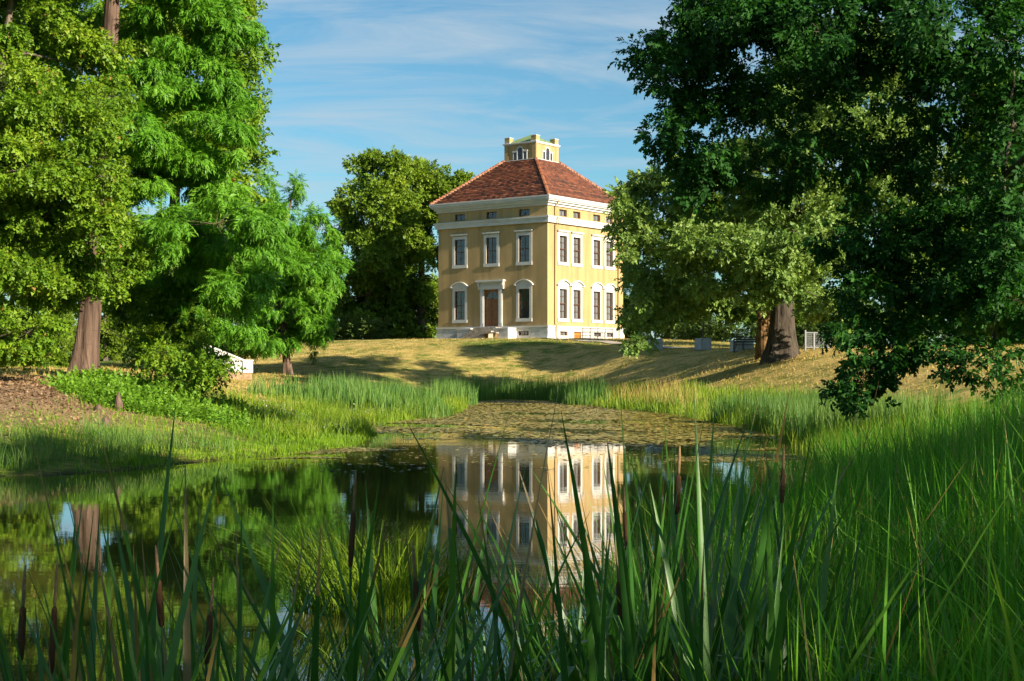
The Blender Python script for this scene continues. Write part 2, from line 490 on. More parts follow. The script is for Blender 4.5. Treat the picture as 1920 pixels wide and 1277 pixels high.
# ------------------------------------------------------------------ water
def water_mat():
    t = NT('pond_water')
    v = t.coords((0.8, 3.0, 1))
    n1 = t.noise(2.2, 3, 0.5, v)
    n2 = t.noise(0.35, 2, 0.5, v)
    hgt = t.math('ADD', t.math('MULTIPLY', n1, 0.35), t.math('MULTIPLY', n2, 1.0))
    nr = t.bump(hgt, 0.065, 0.02)
    scum = t.noise(0.16, 6, 0.65, t.coords((1, 1.6, 1)))
    col = t.ramp(scum, [(0.4, (0.045, 0.052, 0.010)), (0.75, (0.10, 0.105, 0.022))])
    p = t.pbr(col, 0.015, 0.5, nr)
    p.inputs['IOR'].default_value = 2.0
    return t.done(p)
M['water'] = water_mat()
wx0, wx1, wy0, wy1 = SH[:, 0].min() - 1, SH[:, 0].max() + 1, SH[:, 1].min() - 1, SH[:, 1].max() + 1
water = mesh_np('water', [(wx0, wy0, 0), (wx1, wy0, 0), (wx1, wy1, 0), (wx0, wy1, 0)], np.array([[0, 1, 2, 3]]), M['water'])
tag(water, 'still pond mirroring the villa and the trees', kind='structure')

# gravel path curving down from the villa's corner
pp = [(930, 640), (985, 639), (1030, 641.5), (1070, 646), (1110, 651), (1165, 657.5), (1240, 664)]
pc = [np.array((2.6, 122.0)), np.array((4.6, 120.0)), np.array((7.2, 117.0)), np.array((9.8, 113.2)), np.array((13.0, 109.5)), np.array((17.5, 106.0))]
def smooth_path(ps, n):
    ps = [ps[0]] + list(ps) + [ps[-1]]; out = []
    for i in range(1, len(ps) - 2):
        for k in range(n):
            t = k / n; a, b, c, d = ps[i - 1:i + 3]
            out.append(0.5 * ((2 * b) + (-a + c) * t + (2 * a - 5 * b + 4 * c - d) * t * t + (-a + 3 * b - 3 * c + d) * t ** 3))
    out.append(ps[-2]); return np.array(out)
sp = smooth_path(pc, 10)
dr = np.gradient(sp, axis=0); nr_ = np.stack((-dr[:, 1], dr[:, 0]), -1); nr_ /= np.linalg.norm(nr_, axis=1)[:, None]
cols = np.linspace(-0.6, 0.6, 7)
PV = (sp[:, None, :] + nr_[:, None, :] * cols[None, :, None]).reshape(-1, 2)
PZ = height(PV[:, 0], PV[:, 1]) + 0.05
pi = np.arange(len(PV)).reshape(-1, 7)
tag(mesh_np('path', np.column_stack((PV, PZ)), np.stack((pi[:-1, :-1], pi[:-1, 1:], pi[1:, 1:], pi[1:, :-1]), -1).reshape(-1, 4), M['path'], smooth=True),
    'pale gravel path curving across the lawn from the villa', kind='structure')

# ------------------------------------------------------------------ villa
TH = RAD(36.6)
HA = 6.11                                       # half side of the square plan
HZ = 4.40
villa = empty('villa', (HC[0], HC[1], HZ), -TH)
tag(villa, 'square ochre villa with white trim, red hipped roof and a small rooftop belvedere', 'villa')
def Z(z): return z - HZ                         # heights were read above the water level
F_C = [HA - 2.5, HA - 6.1, HA - 9.7]            # window axes on the front
R_C = [-HA + 2.36, -HA + 4.52, -HA + 7.75, -HA + 9.86]
OW = 0.58                                       # half width of an opening
def facade(name, a, z0, z1, holes, mat, face, parent, reveal=0.28):
    """a wall of one side with real openings and reveals; holes: (x0,x1,z0,z1)"""
    mb = MB()
    xs = sorted({-a, a, *[h[0] for h in holes], *[h[1] for h in holes]})
    zs = sorted({z0, z1, *[h[2] for h in holes], *[h[3] for h in holes]})
    for i in range(len(xs) - 1):
        for j in range(len(zs) - 1):
            mx, mz = (xs[i] + xs[i + 1]) / 2, (zs[j] + zs[j + 1]) / 2
            if any(h[0] < mx < h[1] and h[2] < mz < h[3] for h in holes): continue
            mb.add([(xs[i], -a, zs[j]), (xs[i + 1], -a, zs[j]), (xs[i + 1], -a, zs[j + 1]), (xs[i], -a, zs[j + 1])], [(0, 1, 2, 3)], face)
    for x0, x1, h0, h1 in holes:
        b = -a + reveal
        mb.add([(x0, -a, h0), (x0, b, h0), (x0, b, h1), (x0, -a, h1)], [(0, 1, 2, 3)], face)
        mb.add([(x1, -a, h0), (x1, b, h0), (x1, b, h1), (x1, -a, h1)], [(3, 2, 1, 0)], face)
        mb.add([(x0, -a, h1), (x0, b, h1), (x1, b, h1), (x1, -a, h1)], [(0, 1, 2, 3)], face)
        mb.add([(x0, -a, h0), (x0, b, h0), (x1, b, h0), (x1, -a, h0)], [(3, 2, 1, 0)], face)
    return mb.build(name, mat, parent)
z_lo, z_hi = (Z(6.34), Z(8.92)), (Z(11.28), Z(13.59))
z_at, z_ba = (Z(15.30), Z(15.89)), (Z(4.83), Z(5.20))
DOOR = (-0.80, 0.82, Z(5.60), Z(8.95))
fh = [(c - OW, c + OW, *z_hi) for c in F_C] + [(c - OW, c + OW, *z_at) for c in F_C] + [(c - OW, c + OW, *z_lo) for c in (F_C[0], F_C[2])] + [DOOR]
rh = [(c - OW, c + OW, *q) for c in R_C for q in (z_lo, z_hi, z_at)]
z_pl, z_top = Z(5.52), Z(16.2)
facade('wall', HA, z_pl, z_top, fh, M['wall'], 'F', villa)
facade('wall', HA, z_pl, z_top, rh, M['wall'], 'R', villa)
facade('wall', HA, z_pl, z_top, [], M['wall'], 'B', villa)
facade('wall', HA, z_pl, z_top, [], M['wall'], 'L', villa)
PA = HA + 0.10
bf = [(F_C[0] - 0.55, F_C[0] + 0.55, *z_ba)]
br = [(c - 0.58, c + 0.58, *z_ba) for c in (R_C[0], R_C[2], R_C[3])] + [(R_C[1] - 0.58, R_C[1] + 0.58, Z(4.3), Z(5.20))]
for fc, hs in (('F', bf), ('R', br), ('B', []), ('L', [])):
    facade('plinth', PA, Z(3.2), z_pl, hs, M['plinth'], fc, villa, 0.3)
# ledges and bands all round
MB().ring(HA + 0.17, z_pl, Z(5.67)).build('plinth_ledge', M['trim'], villa)
mb = MB()
for fc in 'FRBL':
    for s0, s1 in ((-PA, -2.95), (2.95, PA)) if fc == 'F' else ((-PA, -HA + 3.75), (-HA + 5.3, PA)) if fc == 'R' else ((-PA, PA),):
        mb.box(s0, s1, -PA - 0.09, -PA + 0.02, Z(3.6), Z(4.66), fc)
mb.build('plinth_foot', M['plinth'], villa)
MB().ring(HA + 0.22, Z(14.62), Z(14.90)).ring(HA + 0.26, Z(14.90), Z(15.04)).ring(HA + 0.34, Z(15.04), Z(15.17)).build('string_course', M['trim'], villa)
MB().ring(HA + 0.12, Z(16.10), Z(16.30)).ring(HA + 0.30, Z(16.30), Z(16.48)).ring(HA + 0.46, Z(16.48), Z(16.60)).ring(HA + 0.56, Z(16.60), Z(16.82)).build('cornice', M['trim'], villa)
gut = MB()
ga = HA + 0.60
for fc in 'FRBL':
    gut.box(-ga, ga, -ga - 0.02, -ga + 0.10, Z(16.80), Z(16.91), fc)
gut.build('gutter', M['trim'], villa)

def sash_bars(mb, xc, w, z0, z1, y, face, rows=3, cols=2, rail=True):
    x0, x1 = xc - w, xc + w
    fr = 0.065
    mb.box(x0, x0 + fr, y, y + 0.07, z0, z1, face); mb.box(x1 - fr, x1, y, y + 0.07, z0, z1, face)
    mb.box(x0 + fr, x1 - fr, y, y + 0.07, z0, z0 + fr, face); mb.box(x0 + fr, x1 - fr, y, y + 0.07, z1 - fr, z1, face)
    zm = z0 + (z1 - z0) * 0.5
    if rail: mb.box(x0 + fr, x1 - fr, y - 0.02, y + 0.06, zm - 0.04, zm + 0.04, face)
    for k in range(1, cols):
        xx = x0 + (x1 - x0) * k / cols
        mb.box(xx - 0.016, xx + 0.016, y + 0.012, y + 0.05, z0 + fr, z1 - fr, face)
    nr = rows * 2 if rail else rows
    for k in range(1, nr):
        if rail and k == rows: continue
        zz = z0 + (z1 - z0) * k / nr
        mb.box(x0 + fr, x1 - fr, y + 0.016, y + 0.046, zz - 0.014, zz + 0.014, face)

def quad(name, x0, x1, y, z0, z1, face, mat, parent):
    return MB().add([(x0, y, z0), (x1, y, z0), (x1, y, z1), (x0, y, z1)], [(0, 1, 2, 3)], face).build(name, mat, parent)

def arch_pts(xc, half, zb, rise, n=14, top=True):
    r = (half * half + rise * rise) / (2 * rise); cz = zb + rise - r
    a0 = math.asin(half / r)
    return [(xc + r * math.sin(a0 - 2 * a0 * k / n), cz + r * math.cos(a0 - 2 * a0 * k / n)) for k in range(n + 1)]

def window(face, xc, zr, hood, blind_or_dark):
    z0, z1 = zr
    y = -HA
    mb = MB()
    s = 0.27
    mb.box(xc - OW - s, xc - OW, y - 0.028, y + 0.05, z0, z1 + s, face)
    mb.box(xc + OW, xc + OW + s, y - 0.028, y + 0.05, z0, z1 + s, face)
    mb.box(xc - OW, xc + OW, y - 0.028, y + 0.05, z1, z1 + s, face)
    w = mb.build('window', M['trim'], villa)
    MB().box(xc - OW - s - 0.02, xc + OW + s + 0.02, y - 0.075, y + 0.12, z0 - 0.29, z0, face).build('sill', M['trim'], w)
    sb = MB(); sash_bars(sb, xc, OW, z0, z1, y + 0.13, face, 2); sb.build('sash', M['sash'], w)
    quad('pane', xc - OW, xc + OW, y + 0.165, z0, z1, face, M['glass'], w)
    bl = MB()
    n = 9
    for k in range(n):                          # hanging cloth with shallow folds
        xa, xb = xc - OW + 2 * OW * k / n, xc - OW + 2 * OW * (k + 1) / n
        ya, yb = y + 0.235 + 0.018 * (k % 2), y + 0.235 + 0.018 * ((k + 1) % 2)
        bl.add([(xa, ya, z0 + 0.02), (xb, yb, z0 + 0.02), (xb, yb, z1), (xa, ya, z1)], [(0, 1, 2, 3)], face)
    bl.build('blind_or_dark', M['curtain'] if blind_or_dark else M['blind_or_dark'], w)
    hb = MB()
    zt = z1 + s
    if hood == 'flat':
        hb.box(xc - 0.96, xc + 0.96, y - 0.20, y + 0.02, zt + 0.11, zt + 0.20, face)
        hb.box(xc - 0.90, xc + 0.90, y - 0.13, y + 0.02, zt + 0.05, zt + 0.11, face)
    else:
        hb.box(xc - 1.02, xc - 0.80, y - 0.20, y + 0.02, zt + 0.03, zt + 0.11, face)
        hb.box(xc + 0.80, xc + 1.02, y - 0.20, y + 0.02, zt + 0.03, zt + 0.11, face)
        hb.box(xc - 0.80, xc + 0.80, y - 0.06, y + 0.02, zt + 0.0, zt + 0.11, face)
        inn = arch_pts(xc, 0.93, zt + 0.11, 0.36); outp = arch_pts(xc, 1.04, zt + 0.10, 0.47)
        hb.prism_xz([(xc - 0.93, zt + 0.112)] + [(xc + 0.93, zt + 0.112)] + inn[1:-1], y - 0.035, y + 0.02, face)
        for k in range(len(inn) - 1):
            hb.prism_xz([inn[k + 1], inn[k], outp[k], outp[k + 1]], y - 0.20, y + 0.02, face)
    hb.build('hood', M['trim'], w)
    return w
for c in F_C: window('F', c, z_hi, 'flat', False)
for c in (F_C[0], F_C[2]): window('F', c, z_lo, 'arch', False)
for c in R_C:
    window('R', c, z_hi, 'flat', True); window('R', c, z_lo, 'arch', True)
def small_window(face, xc, w, zr, a):
    sb = MB(); sash_bars(sb, xc, w, zr[0], zr[1], -a + 0.14, face, 1, 2, False)
    o = sb.build('window', M['sash'], villa)
    quad('pane', xc - w, xc + w, -a + 0.175, zr[0], zr[1], face, M['glass'], o)
    quad('blind_or_dark', xc - w, xc + w, -a + 0.25, zr[0], zr[1], face, M['curtain'] if face == 'R' else M['dark'], o)  # on the front a dark sheet stands in for the room's shade
for c in F_C: small_window('F', c, OW, z_at, HA)
for c in R_C: small_window('R', c, OW, z_at, HA)
small_window('F', F_C[0], 0.55, z_ba, PA)
for c in (R_C[0], R_C[2], R_C[3]): small_window('R', c, 0.58, z_ba, PA)
cd = MB()
for k in range(5):
    x0 = R_C[1] - 0.58 + 1.16 * k / 5
    cd.box(x0 + 0.005, x0 + 1.16 / 5 - 0.005, -PA + 0.12, -PA + 0.17, Z(4.3), Z(5.20), 'R')
tag(cd.build('cellar_door', M['cellar'], villa), 'orange boarded cellar door')

# front door
d0, d1, dz0, dz1 = DOOR
ds = MB()
ds.box(d0 - 0.42, d0, -HA - 0.09, -HA + 0.05, Z(5.60), Z(8.98), 'F'); ds.box(d1, d1 + 0.42, -HA - 0.09, -HA + 0.05, Z(5.60), Z(8.98), 'F')
ds.box(d0 - 0.34, d0 - 0.10, -HA - 0.12, -HA - 0.07, Z(5.95), Z(8.9), 'F'); ds.box(d1 + 0.10, d1 + 0.34, -HA - 0.12, -HA - 0.07, Z(5.95), Z(8.9), 'F')
ds.box(d0 - 0.46, d1 + 0.46, -HA - 0.11, -HA + 0.05, Z(8.98), Z(9.30), 'F')
ds.box(d0 - 0.50, d1 + 0.50, -HA - 0.16, -HA + 0.05, Z(9.30), Z(9.36), 'F')
ds.box(d0 - 0.44, d1 + 0.44, -HA - 0.09, -HA + 0.05, Z(9.36), Z(9.56), 'F')
for sx in (d0 - 0.62, d1 + 0.42):
    ds.box(sx, sx + 0.20, -HA - 0.26, -HA + 0.05, Z(9.28), Z(9.57), 'F'); ds.box(sx + 0.02, sx + 0.18, -HA - 0.16, -HA + 0.05, Z(8.98), Z(9.28), 'F')
ds.box(d0 - 0.66, d1 + 0.66, -HA - 0.30, -HA + 0.05, Z(9.57), Z(9.66), 'F'); ds.box(d0 - 0.74, d1 + 0.74, -HA - 0.38, -HA + 0.05, Z(9.66), Z(9.80), 'F')
door = MB()
yd = -HA + 0.14
xm = (d0 + d1) / 2
for xa, xb in ((d0, xm - 0.008), (xm + 0.008, d1)):
    door.box(xa, xb, yd, yd + 0.06, dz0, Z(8.05), 'F')
    for za, zb in ((Z(5.75), Z(6.35)), (Z(6.5), Z(7.2)), (Z(7.33), Z(7.92))):
        door.box(xa + 0.12, xb - 0.12, yd - 0.025, yd, za, zb, 'F')
door.box(d0, d1, yd - 0.03, yd + 0.06, Z(8.05), Z(8.14), 'F')
do = door.build('door', M['door'], villa)
tag(do, 'brown panelled double door under a fanlight')
ds.build('surround', M['trim'], do)
fan = MB()
hw = (d1 - d0) / 2
arc = [(xm + (hw - 0.14) * math.cos(a), Z(8.14) + (hw - 0.16) * math.sin(a)) for a in np.linspace(0, math.pi, 17)]
outer = []
for a in np.linspace(0, math.pi, 17):
    r = 1 / max(abs(math.cos(a)) / hw, abs(math.sin(a)) / (dz1 - Z(8.14)))
    outer.append((xm + r * math.cos(a), Z(8.14) + r * math.sin(a)))
for k in range(16):
    fan.prism_xz([arc[k], outer[k], outer[k + 1], arc[k + 1]], yd, yd + 0.06, 'F')
fan.box(xm - 0.02, xm + 0.02, yd + 0.01, yd + 0.05, Z(8.14), Z(8.14) + hw - 0.16, 'F')
fan.build('fanlight_frame', M['door'], do)
MB().add([(x, yd + 0.04, z) for x, z in arc], [tuple(range(17))], 'F').build('fanlight_pane', M['glass'], do)
quad('dark_hall_sheet', d0, d1, -HA + 0.27, dz0, dz1, 'F', M['dark'], do)  # dark sheet standing in for the unlit hall behind the fanlight
hn = MB(); hn.tube([(xm + 0.06, yd - 0.05, Z(6.6)), (xm + 0.06, yd - 0.05, Z(6.78))], [0.02, 0.02], 6); hn.build('handle', M['iron'], do)
# steps and flanking blocks
for k in range(7):
    top = Z(5.58) - 0.165 * k
    y0, y1 = -HA - 0.75 - 0.33 * (k + 1), -HA - 0.75 - 0.33 * k
    if k == 0: y1 = -HA - 0.0
    MB().box(-1.28, 1.28, y0, y1, -0.6, top, 'F').build('step', M['stone'], villa)
for sx in (-1, 1):
    x0, x1 = sorted((sx * 1.30, sx * 2.85))
    b = MB(); b.box(x0, x1, -HA - 1.35, -PA + 0.02, -0.6, Z(5.40), 'F')
    o = b.build('stair_block', M['plinth'], villa)
    MB().box(x0 - 0.03, x1 + 0.04, -HA - 1.40, -HA - 0.172, Z(5.40), Z(5.51), 'F').build('coping', M['trim'], o)
    MB().box(x0 - 0.02, x1 + 0.06, -HA - 1.43, -HA - 0.2, -0.6, Z(4.64), 'F').build('foot', M['plinth'], o)
# downpipes
for t in (1.02, 11.28):
    xx = -HA + t
    pts = [(xx + 0.0, -HA - 0.52, Z(16.62)), (xx, -HA - 0.42, Z(16.42)), (xx, -HA - 0.09, Z(16.05)), (xx, -HA - 0.09, Z(15.25)), (xx, -HA - 0.40, Z(15.1)), (xx, -HA - 0.40, Z(14.6)), (xx, -HA - 0.09, Z(14.4)),
           (xx, -HA - 0.09, Z(5.85)), (xx, -HA - 0.24, Z(5.7)), (xx, -HA - 0.24, Z(4.72)), (xx + 0.05, -HA - 0.36, Z(4.55))]
    m = MB(); m.tube([(-p[1], p[0], p[2]) for p in pts], [0.05] * len(pts), 8); m.build('downpipe', M['pipe'], villa, True)
# roof: tiles in courses
RA, RT = HA + 0.50, 1.78                        # half side at the eaves and under the belvedere
RZ0, RZ1 = Z(16.86), Z(20.98)
roof = MB()
for fc in 'FRBL':
    roof.add([(-RA, -RA, RZ0 - 0.03), (RA, -RA, RZ0 - 0.03), (RT, -RT, RZ1 - 0.03), (-RT, -RT, RZ1 - 0.03)], [(0, 1, 2, 3)], fc)
ro = roof.build('roof', M['tile'], villa, tone=True)
NR = 27
tl = MB()
r2 = random.Random(5)
for fc in 'FRBL':
    for k in range(NR):
        f0, f1 = k / NR, (k + 1) / NR
        h0, h1 = RA + (RT - RA) * f0, RA + (RT - RA) * f1
        za, zb = RZ0 + (RZ1 - RZ0) * f0, RZ0 + (RZ1 - RZ0) * f1
        n = max(8, int(2 * h0 / 0.30))
        rowt = r2.gauss(0, 0.12)
        for i in range(n):
            xa, xb = -h0 + 2 * h0 * i / n, -h0 + 2 * h0 * (i + 1) / n
            xc_, xd_ = max(-h1, min(h1, xa)), max(-h1, min(h1, xb))
            if xd_ - xc_ < 0.01 and not (i in (0, n - 1)): continue
            tone = min(1, max(0, r2.gauss(0.55, 0.26) + rowt))
            lift = 0.075 + r2.random() * 0.03
            g = 0.006
            tl.add([(xa + g, -h0, za - 0.01), (xb - g, -h0, za - 0.01), (xb - g, -h0 - 0.008, za + lift), (xa + g, -h0 - 0.008, za + lift)],
                   [(0, 1, 2, 3)], fc, tone * 0.3)  # front edges coloured darker: shade lines between the courses, painted in
            tl.add([(xb - g, -h0 - 0.008, za + lift), (xa + g, -h0 - 0.008, za + lift), (xd_ - (g if xd_ > xc_ else 0), -h1, zb + 0.006), (xc_ + (g if xd_ > xc_ else 0), -h1, zb + 0.006)], [(1, 0, 2, 3)], fc, tone)
tag(tl.build('roof_tiles', M['tile'], ro, tone=True), kind='stuff')
hp = MB(); mo = MB()
for sx, sy in ((1, -1), (-1, -1), (1, 1), (-1, 1)):
    a = Vector((sx * RA, sy * RA, RZ0)); b = Vector((sx * RT, sy * RT, RZ1))
    mo.tube([a + Vector((0, 0, 0.02)), b + Vector((0, 0, 0.02))], [0.12, 0.12], 6)
    n = 26
    for k in range(n):
        p0 = a.lerp(b, k / n) + Vector((0, 0, 0.09)); p1 = a.lerp(b, (k + 0.92) / n) + Vector((0, 0, 0.05))
        hp.tube([p0, p1], [0.15, 0.11], 7, r2.uniform(0.5, 1.0))
tag(hp.build('hip_tiles', M['tile'], ro, tone=True), kind='stuff')
mo.build('hip_mortar', M['mortar'], ro)
# belvedere
BA = 1.775
bz0, bz1 = Z(20.80), Z(22.42)
bel = MB().ring(BA, bz0, bz1).build('belvedere', M['wall'], villa)
tag(bel, 'small square ochre belvedere on the roof')
MB().ring(BA + 0.07, Z(20.86), Z(21.02)).build('base_ledge', M['trim'], bel)
MB().ring(BA + 0.09, bz1, Z(22.50)).ring(BA + 0.15, Z(22.50), Z(22.58)).build('cornice', M['trim'], bel)
for sx in (-1, 1):
    for sy in (-1, 1):
        x0, x1 = sorted((sx * BA, sx * (BA - 0.56))); y0, y1 = sorted((sy * BA, sy * (BA - 0.56)))
        m = MB(); m.box(x0, x1, y0, y1, Z(22.58), Z(23.10)); m.build('corner_block', M['wall'], bel)
        MB().box(x0 - 0.03, x1 + 0.03, y0 - 0.03, y1 + 0.03, Z(23.10), Z(23.16)).build('block_cap', M['trim'], bel)
        MB().box(x0 - 0.02, x1 + 0.02, y0 - 0.02, y1 + 0.02, Z(22.58), Z(22.68)).build('block_foot', M['trim'], bel)
rf = MB()
q = BA - 0.02
for fc in 'FRBL':
    rf.add([(-q, -q, Z(22.585)), (q, -q, Z(22.585)), (0, 0, Z(23.55))], [(0, 1, 2)], fc)
    for k in range(-3, 4):
        f = 1 - abs(k) / 4
        x = k * q / 4
        rf.add([(x - .02, -q, Z(22.62)), (x + .02, -q, Z(22.62)), (x + .02, -q * abs(k) / 4, Z(22.62 + .965 * f)), (x - .02, -q * abs(k) / 4, Z(22.62 + .965 * f))], [(0, 1, 2, 3)], fc)
rf.build('copper_roof', M['copper'], bel)
for fc in 'FRBL':
    sr = MB(); y = -BA
    # pilaster strips at the corners, and a three-light window: arched centre, square sides
    zb0, zs, zc = Z(21.02), Z(21.72), Z(21.85)
    sr.box(-0.80, -0.72, y - 0.05, y + 0.01, zb0, zc, fc); sr.box(0.72, 0.80, y - 0.05, y + 0.01, zb0, zc, fc)
    sr.box(-0.40, -0.28, y - 0.06, y + 0.01, zb0, zc, fc); sr.box(0.28, 0.40, y - 0.06, y + 0.01, zb0, zc, fc)
    sr.box(-0.86, -0.28, y - 0.07, y + 0.01, zs, zc, fc); sr.box(0.28, 0.86, y - 0.07, y + 0.01, zs, zc, fc)
    ar = [(0.28 * math.cos(a), zc + 0.28 * math.sin(a)) for a in np.linspace(0, math.pi, 13)]
    ao = [(0.40 * math.cos(a), zc + 0.40 * math.sin(a)) for a in np.linspace(0, math.pi, 13)]
    for k in range(12): sr.prism_xz([ar[k], ao[k], ao[k + 1], ar[k + 1]], y - 0.06, y + 0.01, fc)
    sr.build('window_surround', M['trim'], bel)
    quad('window_pane', -0.72, -0.40, y - 0.012, zb0, zs, fc, M['dark_glass'] if 'dark_glass' in M else M.setdefault('dark_glass', plain('dark_pane', (0.03, 0.035, 0.05), 0.08, 0.6)), bel)
    quad('window_pane', 0.40, 0.72, y - 0.012, zb0, zs, fc, M['dark_glass'], bel)
    MB().add([(-0.28, y - 0.012, zb0), (0.28, y - 0.012, zb0)] + [(x, y - 0.012, z) for x, z in ar], [tuple(range(15))], fc).build('window_pane', M['dark_glass'], bel)
    gb = MB(); gb.box(-0.015, 0.015, y - 0.03, y - 0.013, zb0, zc + 0.28, fc); gb.box(-0.28, 0.28, y - 0.03, y - 0.013, zc - 0.02, zc + 0.02, fc); gb.box(-0.28, 0.28, y - 0.03, y - 0.013, Z(21.4), Z(21.43), fc)
    gb.build('glazing_bars', M['sash'], bel)
    for xa, xb in ((-BA - 0.003, -BA + 0.42), (BA - 0.42, BA + 0.003)):
        MB().box(xa, xb, y - 0.035, y + 0.01, Z(21.02), bz1, fc).build('pilaster', M['wall'], bel)
MB().tube([(0, 0, Z(23.5)), (0, 0, Z(23.72))], [0.05, 0.02], 6).build('finial', M['copper'], bel)

def hloc(x, y, z=None):
    """villa-local ground position to world"""
    c, s = math.cos(-TH), math.sin(-TH)
    X, Y = HC[0] + c * x - s * y, HC[1] + s * x + c * y
    return (X, Y, hz(X, Y) if z is None else z)
# iron railing in front of the right-hand facade
rl = empty('iron_railing', hloc(HA + 1.0, -HA + 6.4), -TH)
tag(rl, 'thin black iron railing guarding the cellar steps beside the villa', 'railing')
L = 2.45
for k in range(5):
    y = -L + 2 * L * k / 4
    MB().tube([(0, y, -0.1), (0, y, 1.02)], [0.028, 0.028], 6).build('post', M['iron'], rl)
for z in (1.0, 0.72):
    MB().tube([(0, -L, z), (0, L, z)], [0.022, 0.022], 6).build('rail', M['iron'], rl)
bars = MB()
for k in range(1, 32):
    y = -L + 2 * L * k / 32
    if k % 8: bars.tube([(0, y, 0.05), (0, y, 0.72)], [0.009, 0.009], 4)
tag(bars.build('bars', M['iron'], rl), kind='stuff')
# stone bench by the plinth
sb = empty('stone_bench', hloc(1.9, -HA - 2.6), -TH)
tag(sb, 'low stone slab bench standing before the villa steps', 'bench')
MB().box(-0.75, 0.75, -0.22, 0.22, 0.46, 0.56).build('slab', M['stone'], sb)
for sx in (-0.5, 0.5): MB().box(sx - 0.11, sx + 0.11, -0.17, 0.17, -0.1, 0.46).build('leg', M['bark_rot'], sb)

# ------------------------------------------------------------------ foliage tools
def unit(v): return v / (np.linalg.norm(v, axis=-1, keepdims=True) + 1e-9)
def frames(d, up):
    x = unit(d); y = unit(np.cross(up, x)); z = np.cross(x, y)
    return np.stack((x, y, z), -1)              # columns
def scatter(tv, tf, pos, rot, scale):
    N, m = len(pos), len(tv)
    V = np.einsum('nij,mj->nmi', rot, tv) * scale[:, None, None] + pos[:, None, :]
    F = tf[None, :, :] + (np.arange(N) * m)[:, None, None]
    return V.reshape(-1, 3), F.reshape(-1, tf.shape[1])
def twig_template(nl, length, ll, lw, seed, spread=55, curl=0.25, droop=0.15):
    """a twig along +x carrying nl diamond leaves"""
    r = np.random.default_rng(seed); V, F = [], []
    for i in range(nl):
        t = (i + 0.6) / nl
        side = 1 if i % 2 else -1
        b = np.array((t * length, 0, -droop * t * t * length))
        a = math.radians(spread * (1.1 - 0.5 * t) * (1 if i < nl - 1 else 0) * side + r.normal(0, 14))
        el = r.normal(-0.15, 0.4)
        d = np.array((math.cos(a) * math.cos(el), math.sin(a) * math.cos(el), math.sin(el)))
        s = unit(np.cross(d, r.normal(0, 0.5, 3) + np.array((0, 0, 1.0))))
        L = ll * r.uniform(0.75, 1.2); W = lw * r.uniform(0.8, 1.15)
        n = np.cross(s, d) * -curl * L
        k = len(V)
        V += [b + d * L * 0.12 + s * W * 1.25, b + d * L + n * 0.6, b + d * L * 0.3 - s * W * 1.25]
        F.append((k, k + 1, k + 2))
    return np.array(V), np.array(F)
def cypress_template(seed):
    r = np.random.default_rng(seed); V, F = [], []
    for i in range(13):
        t = (i + 0.3) / 13
        side = 1 if i % 2 else -1
        b = np.array((t * 0.42, 0, -0.14 * t * t))
        a = math.radians((46 if i < 12 else 4) * side + r.normal(0, 9)); el = r.normal(-0.35, 0.22)
        d = np.array((math.cos(a) * math.cos(el), math.sin(a) * math.cos(el), math.sin(el)))
        s = unit(np.cross(d, np.array((0, 0, 1.0)) + r.normal(0, 0.3, 3)))
        L = 0.20 * (1.15 - 0.5 * t) * r.uniform(0.8, 1.2); W = 0.025
        k = len(V)
        V += [b + s * W, b + d * L + np.array((0, 0, -0.035)), b + d * L * 0.25 - s * W]
        F.append((k, k + 1, k + 2))
    return np.array(V), np.array(F)
def oak_leaf():
    h = [(0.0, 0.012), (0.30, 0.20), (0.42, 0.09), (0.68, 0.27), (0.80, 0.11), (1.0, 0.0)]
    pts = h + [(x, -y) for x, y in reversed(h[:-1])]
    return np.array([(x, y, 0.0) for x, y in pts])
def oak_twig(seed, nl=6, ll=0.125):
    r = np.random.default_rng(seed); lf = oak_leaf(); m = len(lf); V, F = [], []
    for i in range(nl):
        t = (i + 0.5) / nl
        b = np.array((0.06 + 0.16 * t, 0, 0))
        a = 2.4 * i; sp_ = math.radians(70 - 40 * t)
        d = unit(np.array((math.cos(sp_), math.sin(sp_) * math.cos(a), math.sin(sp_) * math.sin(a) * 0.6 - 0.15)))
        up = np.array((0, 0, 1.0)) + r.normal(0, 0.35, 3)
        R3 = frames(d[None], up[None])[0]
        L = ll * r.uniform(0.8, 1.25)
        q = lf * L
        q[:, 2] = -0.9 * (q[:, 0] ** 2) / L * 0.25 + 0.25 * np.abs(q[:, 1])
        V.append(q @ R3.T + b); F.append(np.arange(m) + i * m)
    return np.concatenate(V), np.array(F)
TW = [twig_template(9, 0.40, 0.115, 0.038, s) for s in (1, 2, 3)]
TB = [twig_template(11, 0.62, 0.26, 0.095, s, 60, 0.3, 0.2) for s in (4, 5, 6)]
CY = [cypress_template(s) for s in (1, 2, 3)]
OK = [oak_twig(s) for s in (1, 2, 3)]

